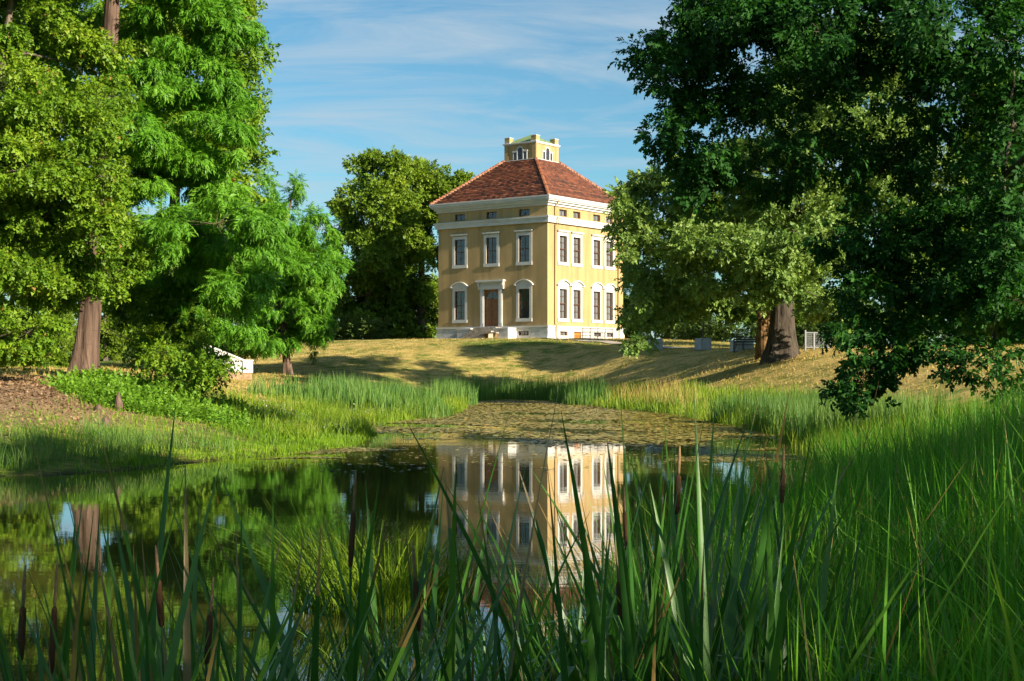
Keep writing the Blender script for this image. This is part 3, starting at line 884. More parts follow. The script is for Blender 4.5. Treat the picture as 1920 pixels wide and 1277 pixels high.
def crown(clumps, templates, total, nsub, sub_r, scale, droop, seed, flat=0.75, jit=0.5, up_w=0.6, centre=None, hang=0.0, fill=0.35):
    """twigs over sub-clumps of each clump; returns V, F, tone and the sub-clump centres"""
    r = np.random.default_rng(seed)
    P, D, T, subs = [], [], [], []
    todo = []
    for c, rad in clumps:
        c = np.asarray(c, float); rad = np.asarray(rad, float)
        k = max(3, int(nsub * r.uniform(0.8, 1.25)))
        n = unit(r.normal(size=(k, 3)) + np.array((0, 0, 0.25)))
        rr = r.uniform(0.45, 1.0, (k, 1)) ** 0.6
        sc_ = c + n * rr * rad
        for j in range(k):
            sr = rad * sub_r * r.uniform(0.65, 1.35)
            todo.append((c, sc_[j], n[j], sr, np.prod(sr) ** (2 / 3) * r.uniform(0.7, 1.25)))
    asum = sum(t[4] for t in todo)
    for c, s_, nj, sr, ar in todo:
        m = max(3, int(round(total * ar / asum)))
        u = unit(r.normal(size=(m, 3)))
        q = r.uniform(fill, 1.0, (m, 1)) ** 0.7
        P.append(s_ + u * q * sr * np.array((1, 1, flat)))
        out = u * 0.7 + nj * 0.6 + r.normal(size=(m, 3)) * jit
        out[:, 2] -= droop
        D.append(out)
        T.append(np.full(m, r.normal(0.5, 0.10)))
        subs.append((c, s_))
    P = np.concatenate(P); D = np.concatenate(D); T = np.concatenate(T)
    up = np.array((0, 0, 1.0)) * up_w + r.normal(size=P.shape) * (1 - up_w) + unit(D) * 0.01
    Rm = frames(D, up)
    Vs, Fs, Ts, off = [], [], [], 0
    which = r.integers(0, len(templates), len(P))
    for i, (tv, tf) in enumerate(templates):
        s = which == i
        if not s.any(): continue
        V, F = scatter(tv, tf, P[s], Rm[s], scale * r.uniform(0.75, 1.25, s.sum()))
        Vs.append(V); Fs.append(F + off); off += len(V)
        tt = np.repeat(T[s] + r.normal(0, 0.07, s.sum()), len(tf)) + r.normal(0, 0.13, s.sum() * len(tf))
        Ts.append(np.clip(tt, 0, 0.94))
    tone = np.concatenate(Ts)
    tone[r.random(len(tone)) < 0.006] = 1.0
    return np.concatenate(Vs), np.concatenate(Fs), tone, subs

def wood(trunk, clumps, subs, seed, bark, root, name='trunk', n=12, flute=0.06, lr=0.035, sub_tubes=True, flare=1.5, start=0.3):
    """trunk with limbs reaching the clumps; trunk = [(point, radius), ...] from the ground up"""
    r = random.Random(seed)
    mb = MB()
    tp = smooth_path([np.array(p, float) for p, _ in trunk], 5)
    tr = np.interp(np.linspace(0, 1, len(tp)), np.linspace(0, 1, len(trunk)), [q for _, q in trunk])
    zs = tp[:, 2] - tp[0, 2]
    tr = tr * (1 + (flare - 1) * np.exp(-zs / (tr[0] * 1.6)))
    b = 0
    for i in range(len(tp)):
        for k in range(n * 2):
            a = math.pi * k / n
            fl = 1 + flute * math.sin(a * 5 + 0.5 * i * 0.3) + flute * 0.7 * math.sin(a * 8 + 1.3)
            fl += 0.22 * math.exp(-zs[i] / 0.6) * math.sin(a * 5 + 1)
            mb.v.append((tp[i, 0] + math.cos(a) * tr[i] * fl, tp[i, 1] + math.sin(a) * tr[i] * fl, tp[i, 2] - (0.35 if i == 0 else 0)))
    m = n * 2
    for i in range(len(tp) - 1):
        for k in range(m):
            k2 = (k + 1) % m
            mb.f.append((i * m + k, i * m + k2, (i + 1) * m + k2, (i + 1) * m + k)); mb.t.append(0.5)
    mb.f.append(tuple((len(tp) - 1) * m + k for k in range(m))); mb.t.append(.5)
    hmin = start * (tp[-1, 2] - tp[0, 2])
    nodes = [(Vector(tp[i]), tr[i] * 0.8) for i in range(len(tp)) if zs[i] > hmin]
    top = Vector(tp[len(tp) // 2])
    for c, rad in sorted(clumps, key=lambda q: (Vector(q[0]) - top).length):
        c = Vector(c)
        best = min(nodes, key=lambda nd: (nd[0] - c).length + 1.2 * max(0, nd[0].z - c.z) - nd[1] * 2)
        p0, r0 = best
        ln = (c - p0).length
        if ln < 0.05: continue
        rs = min(r0 * 0.85, lr * ln ** 0.7 + 0.02)
        midp = p0.lerp(c, 0.5) + Vector((r.uniform(-.08, .08) * ln, r.uniform(-.08, .08) * ln, 0.10 * ln))
        pts, rds = [], []
        for k in range(7):
            t = k / 6
            p = p0 * (1 - t) ** 2 + midp * 2 * t * (1 - t) + c * t * t
            p += Vector((r.uniform(-1, 1), r.uniform(-1, 1), r.uniform(-1, 1))) * 0.02 * ln * (0 < k < 6)
            pts.append(p); rds.append(rs * (1 - t) + 0.35 * rs * t)
            if k > 1: nodes.append((p, rds[-1]))
        mb.tube(pts, rds, 7)
    if sub_tubes:
        for c, s in subs:
            a, b2 = Vector(c), Vector(s)
            md = a.lerp(b2, 0.5) + Vector((0, 0, 0.06 * (b2 - a).length))
            mb.tube([a, md, b2], [lr * 0.32, lr * 0.24, lr * 0.1], 4, cap=False)
    return mb.build(name, bark, root, True, off=(0, 0, 0))

def tree(name, label, trunk, clumps, templates, leaf, bark, group=None, total=8000, nsub=9, sub_r=0.42, scale=1.0, droop=0.15, seed=1, cat='tree', **kw):
    wk = {k: kw.pop(k) for k in list(kw) if k in ('n', 'flute', 'lr', 'sub_tubes', 'flare', 'start')}
    base = np.array(trunk[0][0], float)
    root = empty(name, base)
    tag(root, label, cat, group)
    cl = [(np.asarray(c, float) - base, rad) for c, rad in clumps]
    V, F, T, subs = crown(cl, templates, total, nsub, sub_r, scale, droop, seed, **kw)
    c = mesh_np('crown', V, F, leaf, root, T)
    tag(c, kind='stuff')
    wood([(np.asarray(p, float) - base, q) for p, q in trunk], cl, subs, seed, bark, root, **wk)
    return root
def copy_tree(root, loc, rz, s, label, group=None):
    r_ = root.copy(); COL.objects.link(r_)
    r_.location = loc; r_.rotation_euler = (0, 0, rz); r_.scale = (s, s, s)
    r_['label'] = label
    if group: r_['group'] = group
    for ch in list(root.children):
        c = ch.copy(); COL.objects.link(c); c.parent = r_
    return r_
def px_clumps(lst, Y, dz=2.0, depth=1.0, seed=3):
    """clumps given as they appear (pixel centre and half sizes), each at its own distance"""
    r = random.Random(seed); out = []
    for e in lst:
        y = Y + (e[4] if len(e) > 4 else r.uniform(-dz, dz))
        k = y / FPX
        out.append((at(e[0], e[1], y), (e[2] * k, (e[2] + e[3]) / 2 * k * depth, e[3] * k)))
    return out

# ------------------------------------------------------------------ trees on the left bank
tb = hit(152, 722, 25, 70)
YA = tb[1]
A_list = [(330,60,100,55),(425,55,65,45),(360,150,100,50),(300,250,90,55),(415,235,60,55),(335,340,110,60),(405,420,105,55),(300,440,85,60),
          (420,500,105,55),(365,560,85,50,3),(320,635,65,40,4),(270,150,70,60),(240,330,60,60),(250,-80,140,70),(340,-60,100,60),(250,-210,110,80),(150,-120,110,70),
          (255,550,45,45,4),(420,590,80,45,3),(445,465,75,42),(465,545,60,38),(120,20,80,70,3),(90,180,80,70,3.5),(110,330,80,70,3.5),(240,240,60,50)]
tree('bald_cypress', 'tall bald cypress with feathery light green sprays and thick fluted trunk on the left bank',
     [(tb, 0.40), (at(163, 640, YA), 0.35), (at(178, 470, YA), 0.31), (at(192, 250, YA), 0.29), (at(208, 50, YA), 0.25), (at(220, -180, YA), 0.15), (at(226, -290, YA), 0.05)],
     px_clumps(A_list, YA, 2.3, 1.1, 5), CY, M['l_cyp'], M['bark_cypress'], total=19000, nsub=10, sub_r=0.34, scale=1.05, droop=0.85, seed=21, flat=0.5, up_w=0.75, n=14, flute=0.075, flare=1.55, lr=0.03)
YB = YA - 3.5
B_list = [(60,50,100,70),(140,120,85,60),(10,190,100,75),(120,235,105,60),(30,320,105,70),(150,335,85,60),(70,425,105,65),(165,455,75,60),(40,530,105,60),(120,520,80,45),
          (20,625,85,40),(272,590,45,45,7),(310,660,65,40,6.5),(365,690,50,32,4),(235,500,50,45,7),(-60,120,90,90),(-80,280,90,90),(-80,430,90,90),(70,-60,110,60),(-60,-30,90,80),(50,625,50,40),(330,600,60,50,6),(300,668,38,22,1),(345,652,40,22,2),(385,690,42,15,0),(330,712,34,12,0),(265,640,34,22,4),(190,425,45,40,-1),(192,330,42,36,-1),(188,245,42,34,-1),(205,515,45,34,0),(165,395,40,36,0),(200,185,36,26,0),(60,-170,110,70)]
bb = np.array(((-60 - 960) * YB / FPX, YB, 0)); bb[2] = hz(bb[0], bb[1])
tree('hornbeam', 'leafy hornbeam with yellowish small leaves at the left edge in front of the cypress trunk',
     [(bb, 0.26), (at(-58, 600, YB), 0.24), (at(-40, 400, YB), 0.20), (at(0, 150, YB), 0.13), (at(30, -60, YB), 0.06)],
     px_clumps(B_list, YB, 1.6, 1.0, 6), TW, M['l_horn'], M['bark'], total=22000, nsub=11, sub_r=0.34, scale=1.1, droop=0.55, seed=22, flat=0.5, up_w=0.7, lr=0.022, start=0.15)
YC = YA + 7
C_list = [(395,15,90,65),(440,100,58,55),(428,195,65,60),(452,285,45,55),(350,110,80,70),(455,-80,60,60),(370,-110,80,60),(300,20,70,70),(380,300,60,60),(330,220,70,60),(240,60,70,60),(60,260,110,90),(40,450,110,90),(170,480,90,80),(240,420,80,80),(100,100,110,90),(300,480,70,70),(440,350,40,40)]
cb = np.array(((330 - 960) * YC / FPX, YC, 0)); cb[2] = hz(cb[0], cb[1])
tree('beech', 'green broadleaf tree whose right outline rises behind the cypress against the sky',
     [(cb, 0.25), (at(325, 560, YC), 0.22), (at(330, 300, YC), 0.17), (at(350, 60, YC), 0.11), (at(360, -120, YC), 0.05)],
     px_clumps(C_list, YC, 1.8, 1.0, 7), TW, M['l_horn'], M['bark'], total=11000, nsub=12, sub_r=0.38, scale=1.5, droop=0.5, seed=23, flat=0.7, up_w=0.7, lr=0.022)
YD = 104.0
db = at(540, 672, YD); db[2] = hz(db[0], db[1])
D_list = [(515,400,55,38),(560,425,60,42),(480,455,65,45),(595,470,42,42),(530,510,85,45),(585,550,45,45),(465,555,75,45),(535,600,65,40),(455,615,65,38),(558,352,10,26),(600,430,25,30),(620,500,22,35),(500,350,16,26),(430,500,60,50),(420,420,50,50),(590,610,25,30),(510,640,40,20),(575,590,40,40),(430,575,60,45),(400,625,50,35),(470,645,45,18)]
tree('bald_cypress', 'smaller feathery bald cypress farther back with its crown ending beside the lime tree',
     [(db, 0.28), (at(530, 600, YD), 0.24), (at(525, 480, YD), 0.18), (at(545, 380, YD), 0.07), (at(556, 335, YD), 0.02)],
     px_clumps(D_list, YD, 2.0, 1.0, 8), CY, M['l_cyp'], M['bark_cypress'], total=11000, nsub=10, sub_r=0.38, scale=1.6, droop=0.7, seed=24, flat=0.6, up_w=0.75, lr=0.03)

# lime trees left of the villa
YE = 147.0
E1 = [(700,325,48,38),(668,385,42,42),(735,400,55,50),(648,455,32,42),(700,480,60,50),(660,545,50,45),(720,570,60,50),(690,625,55,35),(640,610,35,42),(750,640,40,22),(625,560,22,35),(735,320,30,28)]
E2 = [(780,345,50,42),(838,352,30,36),(810,430,45,55),(775,500,55,55),(805,580,30,50),(770,590,50,45),(790,640,35,25),(850,410,25,50),(760,430,40,45),(868,345,14,22)]
eb = np.array(((690 - 960) * YE / FPX, YE, 0)); eb[2] = hz(eb[0], eb[1])
lime = tree('lime_tree', 'round topped lime tree in dense tufts, left of the villa',
     [(eb, 0.40), (at(690, 580, YE), 0.36), (at(695, 450, YE), 0.25), (at(700, 340, YE), 0.08)],
     px_clumps(E1, YE, 2.5, 1.0, 9), TB, M['l_lime'], M['bark'], total=10000, nsub=18, sub_r=0.32, scale=0.95, droop=0.2, seed=25, flat=0.9, up_w=0.6, sub_tubes=False)
eb2 = np.array(((790 - 960) * (YE + 4) / FPX, YE + 4, 0)); eb2[2] = hz(eb2[0], eb2[1])
lime2 = tree('lime_tree', 'lime tree rising directly behind the left corner of the villa roof',
     [(eb2, 0.40), (at(790, 580, YE + 4), 0.36), (at(790, 450, YE + 4), 0.25), (at(790, 350, YE + 4), 0.08)],
     px_clumps(E2, YE + 4, 2.5, 1.0, 10), TB, M['l_lime'], M['bark'], total=10000, nsub=18, sub_r=0.32, scale=0.95, droop=0.2, seed=26, flat=0.9, up_w=0.6, sub_tubes=False)

# large oak right of the villa
YF = 80.0
ob = at(1465, 662, YF); ob[2] = hz(ob[0], ob[1])
Fl = [(1190,425,40,55),(1232,375,55,45),(1180,520,25,40),(1250,475,65,55),(1200,565,38,50),(1270,555,65,55),(1332,475,75,60),(1340,375,75,55),(1420,420,75,60),(1400,320,85,55),(1500,300,85,55),
      (1500,400,75,60),(1430,515,65,50),(1350,575,50,35),(1520,500,60,60),(1570,580,50,40),(1600,350,90,70),(1650,450,80,70),(1700,300,90,80),(1700,550,80,50),(1480,230,75,45),(1600,230,80,60),(1215,620,22,26),(1190,650,14,12),(1300,330,50,30),(1160,370,14,20),(1175,470,15,20),(1450,500,50,35,-5),(1500,470,50,45,-5),(1420,480,45,35,-5),(1480,535,40,22,-4),(1440,545,30,18,-4),(1490,170,80,55),(1600,140,90,60),(1700,180,90,60),(1550,100,80,50),(1660,90,80,50)]
tree('park_oak', 'broad old oak with massive dark trunk right of the villa',
     [(ob, 0.70), (at(1466, 610, YF), 0.62), (at(1468, 540, YF), 0.56), (at(1475, 430, YF), 0.45), (at(1490, 320, YF), 0.25), (at(1500, 250, YF), 0.10)],
     px_clumps(Fl, YF, 5.0, 1.2, 11), TB, M['l_oakm'], M['bark_oak'], total=21000, nsub=14, sub_r=0.36, scale=0.72, droop=0.4, seed=27, flat=0.8, up_w=0.6, n=14, flute=0.05, flare=1.5, lr=0.055, start=0.42)
# decayed hollow trunk beside it
rb = at(1433, 657, 84.0); rb[2] = hz(rb[0], rb[1])
rt_root = empty('rotten_trunk', rb)
tag(rt_root, 'decayed orange brown hollow trunk close beside the big oak', 'tree trunk')
k = rb[1] / FPX
mb = MB(); rr_ = random.Random(9)
hts = np.linspace(-0.3, 105 * k, 16)
for i, h in enumerate(hts):
    for j in range(18):
        a = 2 * math.pi * j / 18
        rad = 13 * k * (1.25 - 0.25 * i / 15) * (1 + 0.16 * math.sin(3 * a + h) + rr_.uniform(-.09, .09)) * (0.8 if i > 13 else 1)
        mb.v.append((math.cos(a) * rad, math.sin(a) * rad, h + (rr_.uniform(-.3, .3) if i == 15 else 0)))
for i in range(15):
    for j in range(18):
        j2 = (j + 1) % 18
        mb.f.append((i * 18 + j, i * 18 + j2, i * 18 + 18 + j2, i * 18 + 18 + j)); mb.t.append(.5)
mb.build('bark_shell', M['bark_rot'], rt_root)

# near oak on the right bank: trunk outside the frame, branches hanging into the picture
G = [(1300,60,75,60,19),(1205,102,32,20,19),(1262,155,55,50,18),(1345,165,85,60,19),(1262,255,50,52,18),(1330,295,70,50,18),(1318,355,42,34,18),(1420,75,85,70,17),(1430,225,85,70,18),(1450,325,55,36,18),
     (1540,60,85,70,16),(1550,175,80,60,17),(1560,285,60,50,17),(1660,55,85,70,16),(1680,175,80,70,17),(1650,325,70,55,18),(1780,60,95,75,15),(1800,180,80,70,16),(1785,320,80,70,17),(1900,80,80,80,15),(1905,250,70,80,16),
     (1640,435,70,50,17),(1735,450,75,55,17),(1845,430,80,70,16),(1600,535,50,45,17),(1680,555,75,55,17),(1780,560,75,55,16),(1885,560,75,65,16),(1598,635,42,45,16.5),(1655,655,50,45,17),(1608,735,42,40,16.5),(1625,690,40,40,16.5),(1760,655,65,35,16),(1850,680,50,30,15),(1892,725,32,22,15),(1800,700,25,18,15),
     (1560,440,40,30,17),(1350,30,70,60,18),(1490,10,80,60,17),(1882,330,42,50,14.5),(1888,430,40,50,14.5),(1880,500,36,40,14.5),(1895,15,60,45,15.5),(1820,-10,70,40,16),(1700,-15,80,40,16.5),(1600,0,70,45,16.5),(1740,120,60,45,17),(1620,120,60,45,17)]
Gc = px_clumps(G, 17, 1.0, 1.6, 12)
Gx = []
rG = random.Random(31)
gbase = np.array((11.5, 14.0, hz(11.5, 14.0)))
for k in range(50):                             # the rest of the crown, above and right of the frame
    a = rG.uniform(0, 2 * math.pi); rr = 6.6 * math.sqrt(rG.random()); z = rG.uniform(3.6, 10.8)
    x, y = 13.6 + math.cos(a) * rr, 10.3 + math.sin(a) * rr
    if x - 2.2 < 0.40 * max(y, 0) and z - 2.0 < 2.2 + 0.30 * max(y, 0): continue
    Gx.append((np.array((x, y, z)), (1.3, 1.3, 0.95)))
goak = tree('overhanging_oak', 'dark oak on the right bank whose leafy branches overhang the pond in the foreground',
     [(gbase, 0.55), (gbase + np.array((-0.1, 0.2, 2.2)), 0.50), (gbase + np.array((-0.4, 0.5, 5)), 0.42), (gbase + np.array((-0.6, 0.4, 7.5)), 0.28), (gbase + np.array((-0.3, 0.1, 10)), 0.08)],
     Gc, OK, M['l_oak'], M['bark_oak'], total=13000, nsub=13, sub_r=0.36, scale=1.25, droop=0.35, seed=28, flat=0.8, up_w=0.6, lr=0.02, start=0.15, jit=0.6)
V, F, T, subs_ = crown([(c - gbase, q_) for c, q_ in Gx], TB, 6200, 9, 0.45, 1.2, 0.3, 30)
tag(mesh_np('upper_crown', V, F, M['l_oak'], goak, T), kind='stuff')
mbx = MB()
for c, q_ in Gx:
    a_ = Vector(gbase) + Vector((-0.4, 0.4, min(11.0, max(2.5, float(c[2]) * 0.75))))
    mbx.tube([a_ - Vector(gbase), (a_.lerp(Vector(c), 0.5) + Vector((0, 0, 0.3))) - Vector(gbase), Vector(c) - Vector(gbase)], [0.10, 0.07, 0.03], 6)
mbx.build('upper_limbs', M['bark_oak'], goak, True)
# a second oak standing behind the camera on the same bank; it shades the near reeds
hb_ = np.array((13.5, -7.5, hz(13.5, -7.5)))
Hc = []
rH = random.Random(33)
for k in range(60):
    a = rH.uniform(0, 2 * math.pi); rr = 6.5 * math.sqrt(rH.random()); z = rH.uniform(2.6, 11.5)
    Hc.append((np.array((13.0 + math.cos(a) * rr, -7.0 + math.sin(a) * rr * 0.95, z)), (1.4, 1.4, 1.05)))
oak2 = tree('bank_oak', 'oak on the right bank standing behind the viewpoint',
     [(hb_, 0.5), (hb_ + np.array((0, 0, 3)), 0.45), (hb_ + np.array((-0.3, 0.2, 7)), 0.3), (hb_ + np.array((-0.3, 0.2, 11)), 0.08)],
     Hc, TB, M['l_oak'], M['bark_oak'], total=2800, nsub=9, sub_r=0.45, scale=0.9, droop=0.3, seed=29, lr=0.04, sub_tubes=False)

copy_tree(oak2, (23.5, 7.5, hz(23.5, 7.5)), 2.1, 0.85, 'unseen oak added outside the picture to shade the right bank')  # unseen copy, added to keep sun off the right bank grass
# park trees behind and beside the scene
far_spots = [(-52, 150, .80), (-40, 158, .72), (-33, 150, .70), (-27, 160, .74), (-21, 150, .60), (-62, 140, .9), (-75, 150, .95), (-48, 176, .8), (-14, 168, .8), (12, 172, .98), (20, 160, .93), (27, 152, .85), (34, 160, .9), (42, 150, .9), (52, 158, .95), (64, 150, .95), (76, 140, 1.0), (46, 130, .8), (58, 122, .8), (-36, 128, .5), (-45, 112, .6), (-58, 105, .7), (-40, 95, .42), (-50, 86, .45), (-33, 104, .36)]
lab = ['far park tree on the left behind the bank trees', 'far park tree on the right behind the big oak']
for i, (x, y, s) in enumerate(far_spots):
    src = (lime, lime2)[i % 2]
    copy_tree(src, (x, y, hz(x, y) - 0.1), 0.7 + i * 1.9, s, lab[0] if x < 0 else lab[1], 'park trees far left' if x < 0 else 'park trees far right')
for i, (x, y, s) in enumerate([(41, 82, 1.0), (30, 89, .85), (38, 95, .9), (45, 73, .9)]):
    copy_tree((lime, lime2)[i % 2], (x, y, hz(x, y) - 0.1), 0.3 + i * 1.3, s, 'park tree right of the big oak beyond the picture edge', 'park trees right of the oak')
# low hedge behind the right lawn
hc = []
for k in range(24):
    x = 11 + k * 1.05
    y = 140 - k * 0.9
    hc.append((np.array((x, y, hz(x, y) + 0.9)), (0.9, 0.8, 1.0)))
V, F, T, _ = crown(hc, TB, 2600, 7, 0.5, 0.6, 0.0, 41, flat=1.0)
hedge = mesh_np('hedge', V, F, M['l_far'], None, T)
tag(hedge, 'dark clipped hedge in the shade behind the right lawn', 'hedge')
hc = []
for k in range(30):
    x = -46 + k * 1.15
    y = 136 - 6 * math.sin(k * 0.2)
    hc.append((np.array((x, y, hz(x, y) + 1.0)), (1.1, 0.9, 1.4)))
V, F, T, _ = crown(hc, TB, 3000, 7, 0.5, 0.7, 0.0, 42, flat=1.0)
tag(mesh_np('shrubbery', V, F, M['l_far'], None, T), 'dark shrubbery along the foot of the lime trees on the left', 'shrub')

# ------------------------------------------------------------------ small things of the park
YW = 92.0                                       # white bridge
br_o = at(430, 690, YW); br_o[2] = hz(br_o[0], br_o[1])
bridge = empty('white_bridge', br_o)
tag(bridge, 'small white bridge with a sloping parapet half hidden by the left trees', 'bridge')
k = YW / FPX
def bx(px): return (px - 430) * k
def bz(py): return CAMZ + (HOR - py) * k - br_o[2]
m = MB(); m.prism_xz([(bx(345), bz(697)), (bx(456), bz(697)), (bx(456), bz(677)), (bx(425), bz(664)), (bx(385), bz(648)), (bx(345), bz(636))], 0, 0.35); m.build('parapet', M['bridge'], bridge)
m = MB()
tops = [(345, 636), (385, 648), (425, 664), (457, 677.5)]
for (xa, ya), (xb, yb) in zip(tops, tops[1:]):
    m.prism_xz([(bx(xa), bz(ya)), (bx(xb), bz(yb)), (bx(xb), bz(yb - 3)), (bx(xa), bz(ya - 3))], -0.06, 0.41)
m.build('coping', M['bridge'], bridge)
m = MB(); m.box(bx(456), bx(472), -0.08, 0.45, bz(699), bz(677)); m.box(bx(455), bx(473), -0.13, 0.50, bz(677), bz(674.5)); m.build('end_pier', M['bridge'], bridge)
m = MB(); m.box(bx(340), bx(470), -0.03, 0.40, bz(712), bz(697)); m.build('brick_base', M['brick'], bridge)
m = MB(); m.tube([(bx(352), -1.8, bz(656)), (bx(405), -1.8, bz(688))], [0.07, 0.07], 6); m.build('handrail', M['bridge'], bridge)
for px_, pa in ((372, 669), (404, 688)):
    m = MB(); m.tube([(bx(px_), -1.8, bz(712)), (bx(px_), -1.8, bz(pa - 4))], [0.06, 0.06], 6); m.build('rail_post', M['bridge'], bridge)

def planter(px, py, label, crown_h, name='planter_box'):
    p = hit(px, py, 70, 130)
    s = 0.42
    root = empty(name, p, RAD(28)); tag(root, label, 'planter', 'planter boxes on the lawn')
    for a in range(4):
        m = MB(); m.box(-s, s, -s, -s + 0.03, 0.02, 0.85); o = m.build('panel', M['zinc'], root); o.rotation_euler = (0, 0, a * math.pi / 2)
    MB().box(-s + 0.03, s - 0.03, -s + 0.03, s - 0.03, 0.0, 0.76).build('soil', M['bark_rot'], root)
    return p
p1 = planter(1228, 657, 'grey metal planter box nearest the villa, left of the other one', 1.6)
p2 = planter(1318, 657, 'grey metal planter box holding a slim young tree', 2.2)
for (p, hgt, lb) in ((p1, 1.7, 'small potted tree in the left planter box under the oak leaves'), (p2, 2.2, 'slim young tree growing in the right planter box')):
    b = p + np.array((0, 0, 0.7))
    tree('potted_tree', lb, [(b, 0.07), (b + np.array((0.02, 0, hgt * 0.5)), 0.06), (b + np.array((0, 0, hgt)), 0.045), (b + np.array((0, 0, hgt + 1.2)), 0.02)],
         [(b + np.array((rG.uniform(-.7, .7), rG.uniform(-.7, .7), hgt + rG.uniform(0.3, 1.3))), (0.6, 0.6, 0.5)) for _ in range(7)], TW, M['l_oakm'], M['bark'], total=420, nsub=7, scale=1.7, seed=50, lr=0.02, flare=1.05)
# metal bench left of the oak
p = hit(1400, 660, 60, 120)
bn = empty('park_bench', p, RAD(4)); tag(bn, 'dark metal garden bench on the lawn left of the big oak', 'bench')
kk = p[1] / FPX
w = 46 * kk / 2
MB().box(-w, w, -0.25, 0.25, 0.42, 0.47).build('seat', M['iron'], bn)
for sx in (-1, 1):
    MB().tube([(sx * w * 0.95, -0.23, -0.05), (sx * w * 0.95, -0.23, 0.66), (sx * w * 0.95, 0.25, 0.66)], [0.03] * 3, 6).build('leg', M['iron'], bn)
    MB().tube([(sx * w * 0.95, 0.25, -0.05), (sx * w * 0.95, 0.30, 0.95)], [0.03] * 2, 6).build('leg', M['iron'], bn)
for z in (0.6, 0.75, 0.9): MB().box(-w, w, 0.27, 0.30, z, z + 0.09).build('back_slat', M['iron'], bn)
for i, px_ in enumerate((1388, 1409)):
    q = p + np.array(((px_ - 1400) * kk, 1.6, 0)); q[2] = hz(q[0], q[1])
    root = empty('planter_box', q, RAD(10)); tag(root, ('pale metal box standing behind the left half of the garden bench', 'pale metal box standing behind the right half of the garden bench')[i], 'planter', 'planter boxes on the lawn')
    for a in range(4):
        m = MB(); m.box(-.32, .32, -.32, -.29, 0.02, 0.72); o = m.build('panel', M['zinc'], root); o.rotation_euler = (0, 0, a * math.pi / 2)
    MB().box(-.29, .29, -.29, .29, 0, 0.62).build('soil', M['bark_rot'], root)
# wire gate right of the oak
p = hit(1530, 655, 60, 125)
kk = p[1] / FPX
gt = empty('wire_gate', p); tag(gt, 'pale steel wire gate and fence panel right of the oak trunk', 'gate')
H = 36 * kk
for dx in (-20, -4, 26): MB().tube([(dx * kk, 0, -0.1), (dx * kk, 0, H * (1.0 if dx != -4 else 0.88))], [0.045] * 2, 6).build('post', M['steel'], gt)
for z in (0.1, H * 0.86): MB().tube([(-20 * kk, 0, z), (26 * kk, 0, z)], [0.03] * 2, 6).build('rail', M['steel'], gt)
m = MB()
for i in range(24):
    x = (-20 + 46 * i / 23) * kk
    m.tube([(x, 0, 0.1), (x, 0, H * 0.9)], [0.008] * 2, 4)
for i in range(9):
    m.tube([(-20 * kk, 0, 0.1 + H * 0.095 * i), (26 * kk, 0, 0.1 + H * 0.095 * i)], [0.006] * 2, 4)
tag(m.build('wire_mesh', M['steel'], gt), kind='stuff')
# cypress knees and a sapling
for i, (px_, py_, hgt, lb) in enumerate([(222, 770, 34, 'brown pointed cypress knee standing up among the green ground cover'), (198, 800, 20, 'short pale cypress knee nearer the water'), (185, 772, 14, 'grey low cypress knee left of the tall pointed one')]):
    p = hit(px_, py_, 25, 70); kk = p[1] / FPX
    m = MB(); rr_ = random.Random(i)
    m.tube([(0, 0, -0.1), (0.01, 0, hgt * kk * 0.35), (-0.01, 0.01, hgt * kk * 0.7), (0.015, 0, hgt * kk)], [0.15, 0.12, 0.085, 0.02], 9)
    m.v = [(x * rr_.uniform(.85, 1.15), y * rr_.uniform(.85, 1.15), z) for x, y, z in m.v]
    o = m.build('cypress_knee', M['bark_cypress'], None, True); o.location = tuple(p)
    tag(o, lb, 'cypress knee', 'cypress knees on the left bank')
p = hit(587, 684, 60, 120)
b = np.array(p)
tree('sapling', 'tiny sapling alone on the dry slope left of the villa', [(b, 0.02), (b + np.array((0, 0, .4)), 0.015), (b + np.array((0, 0, .8)), 0.006)],
     [(b + np.array((0, 0, z)), (.16, .16, .2)) for z in (.3, .5, .7, .85)], TW, M['l_lime'], M['bark'], total=90, nsub=4, scale=.8, seed=60, lr=.006, flare=1)

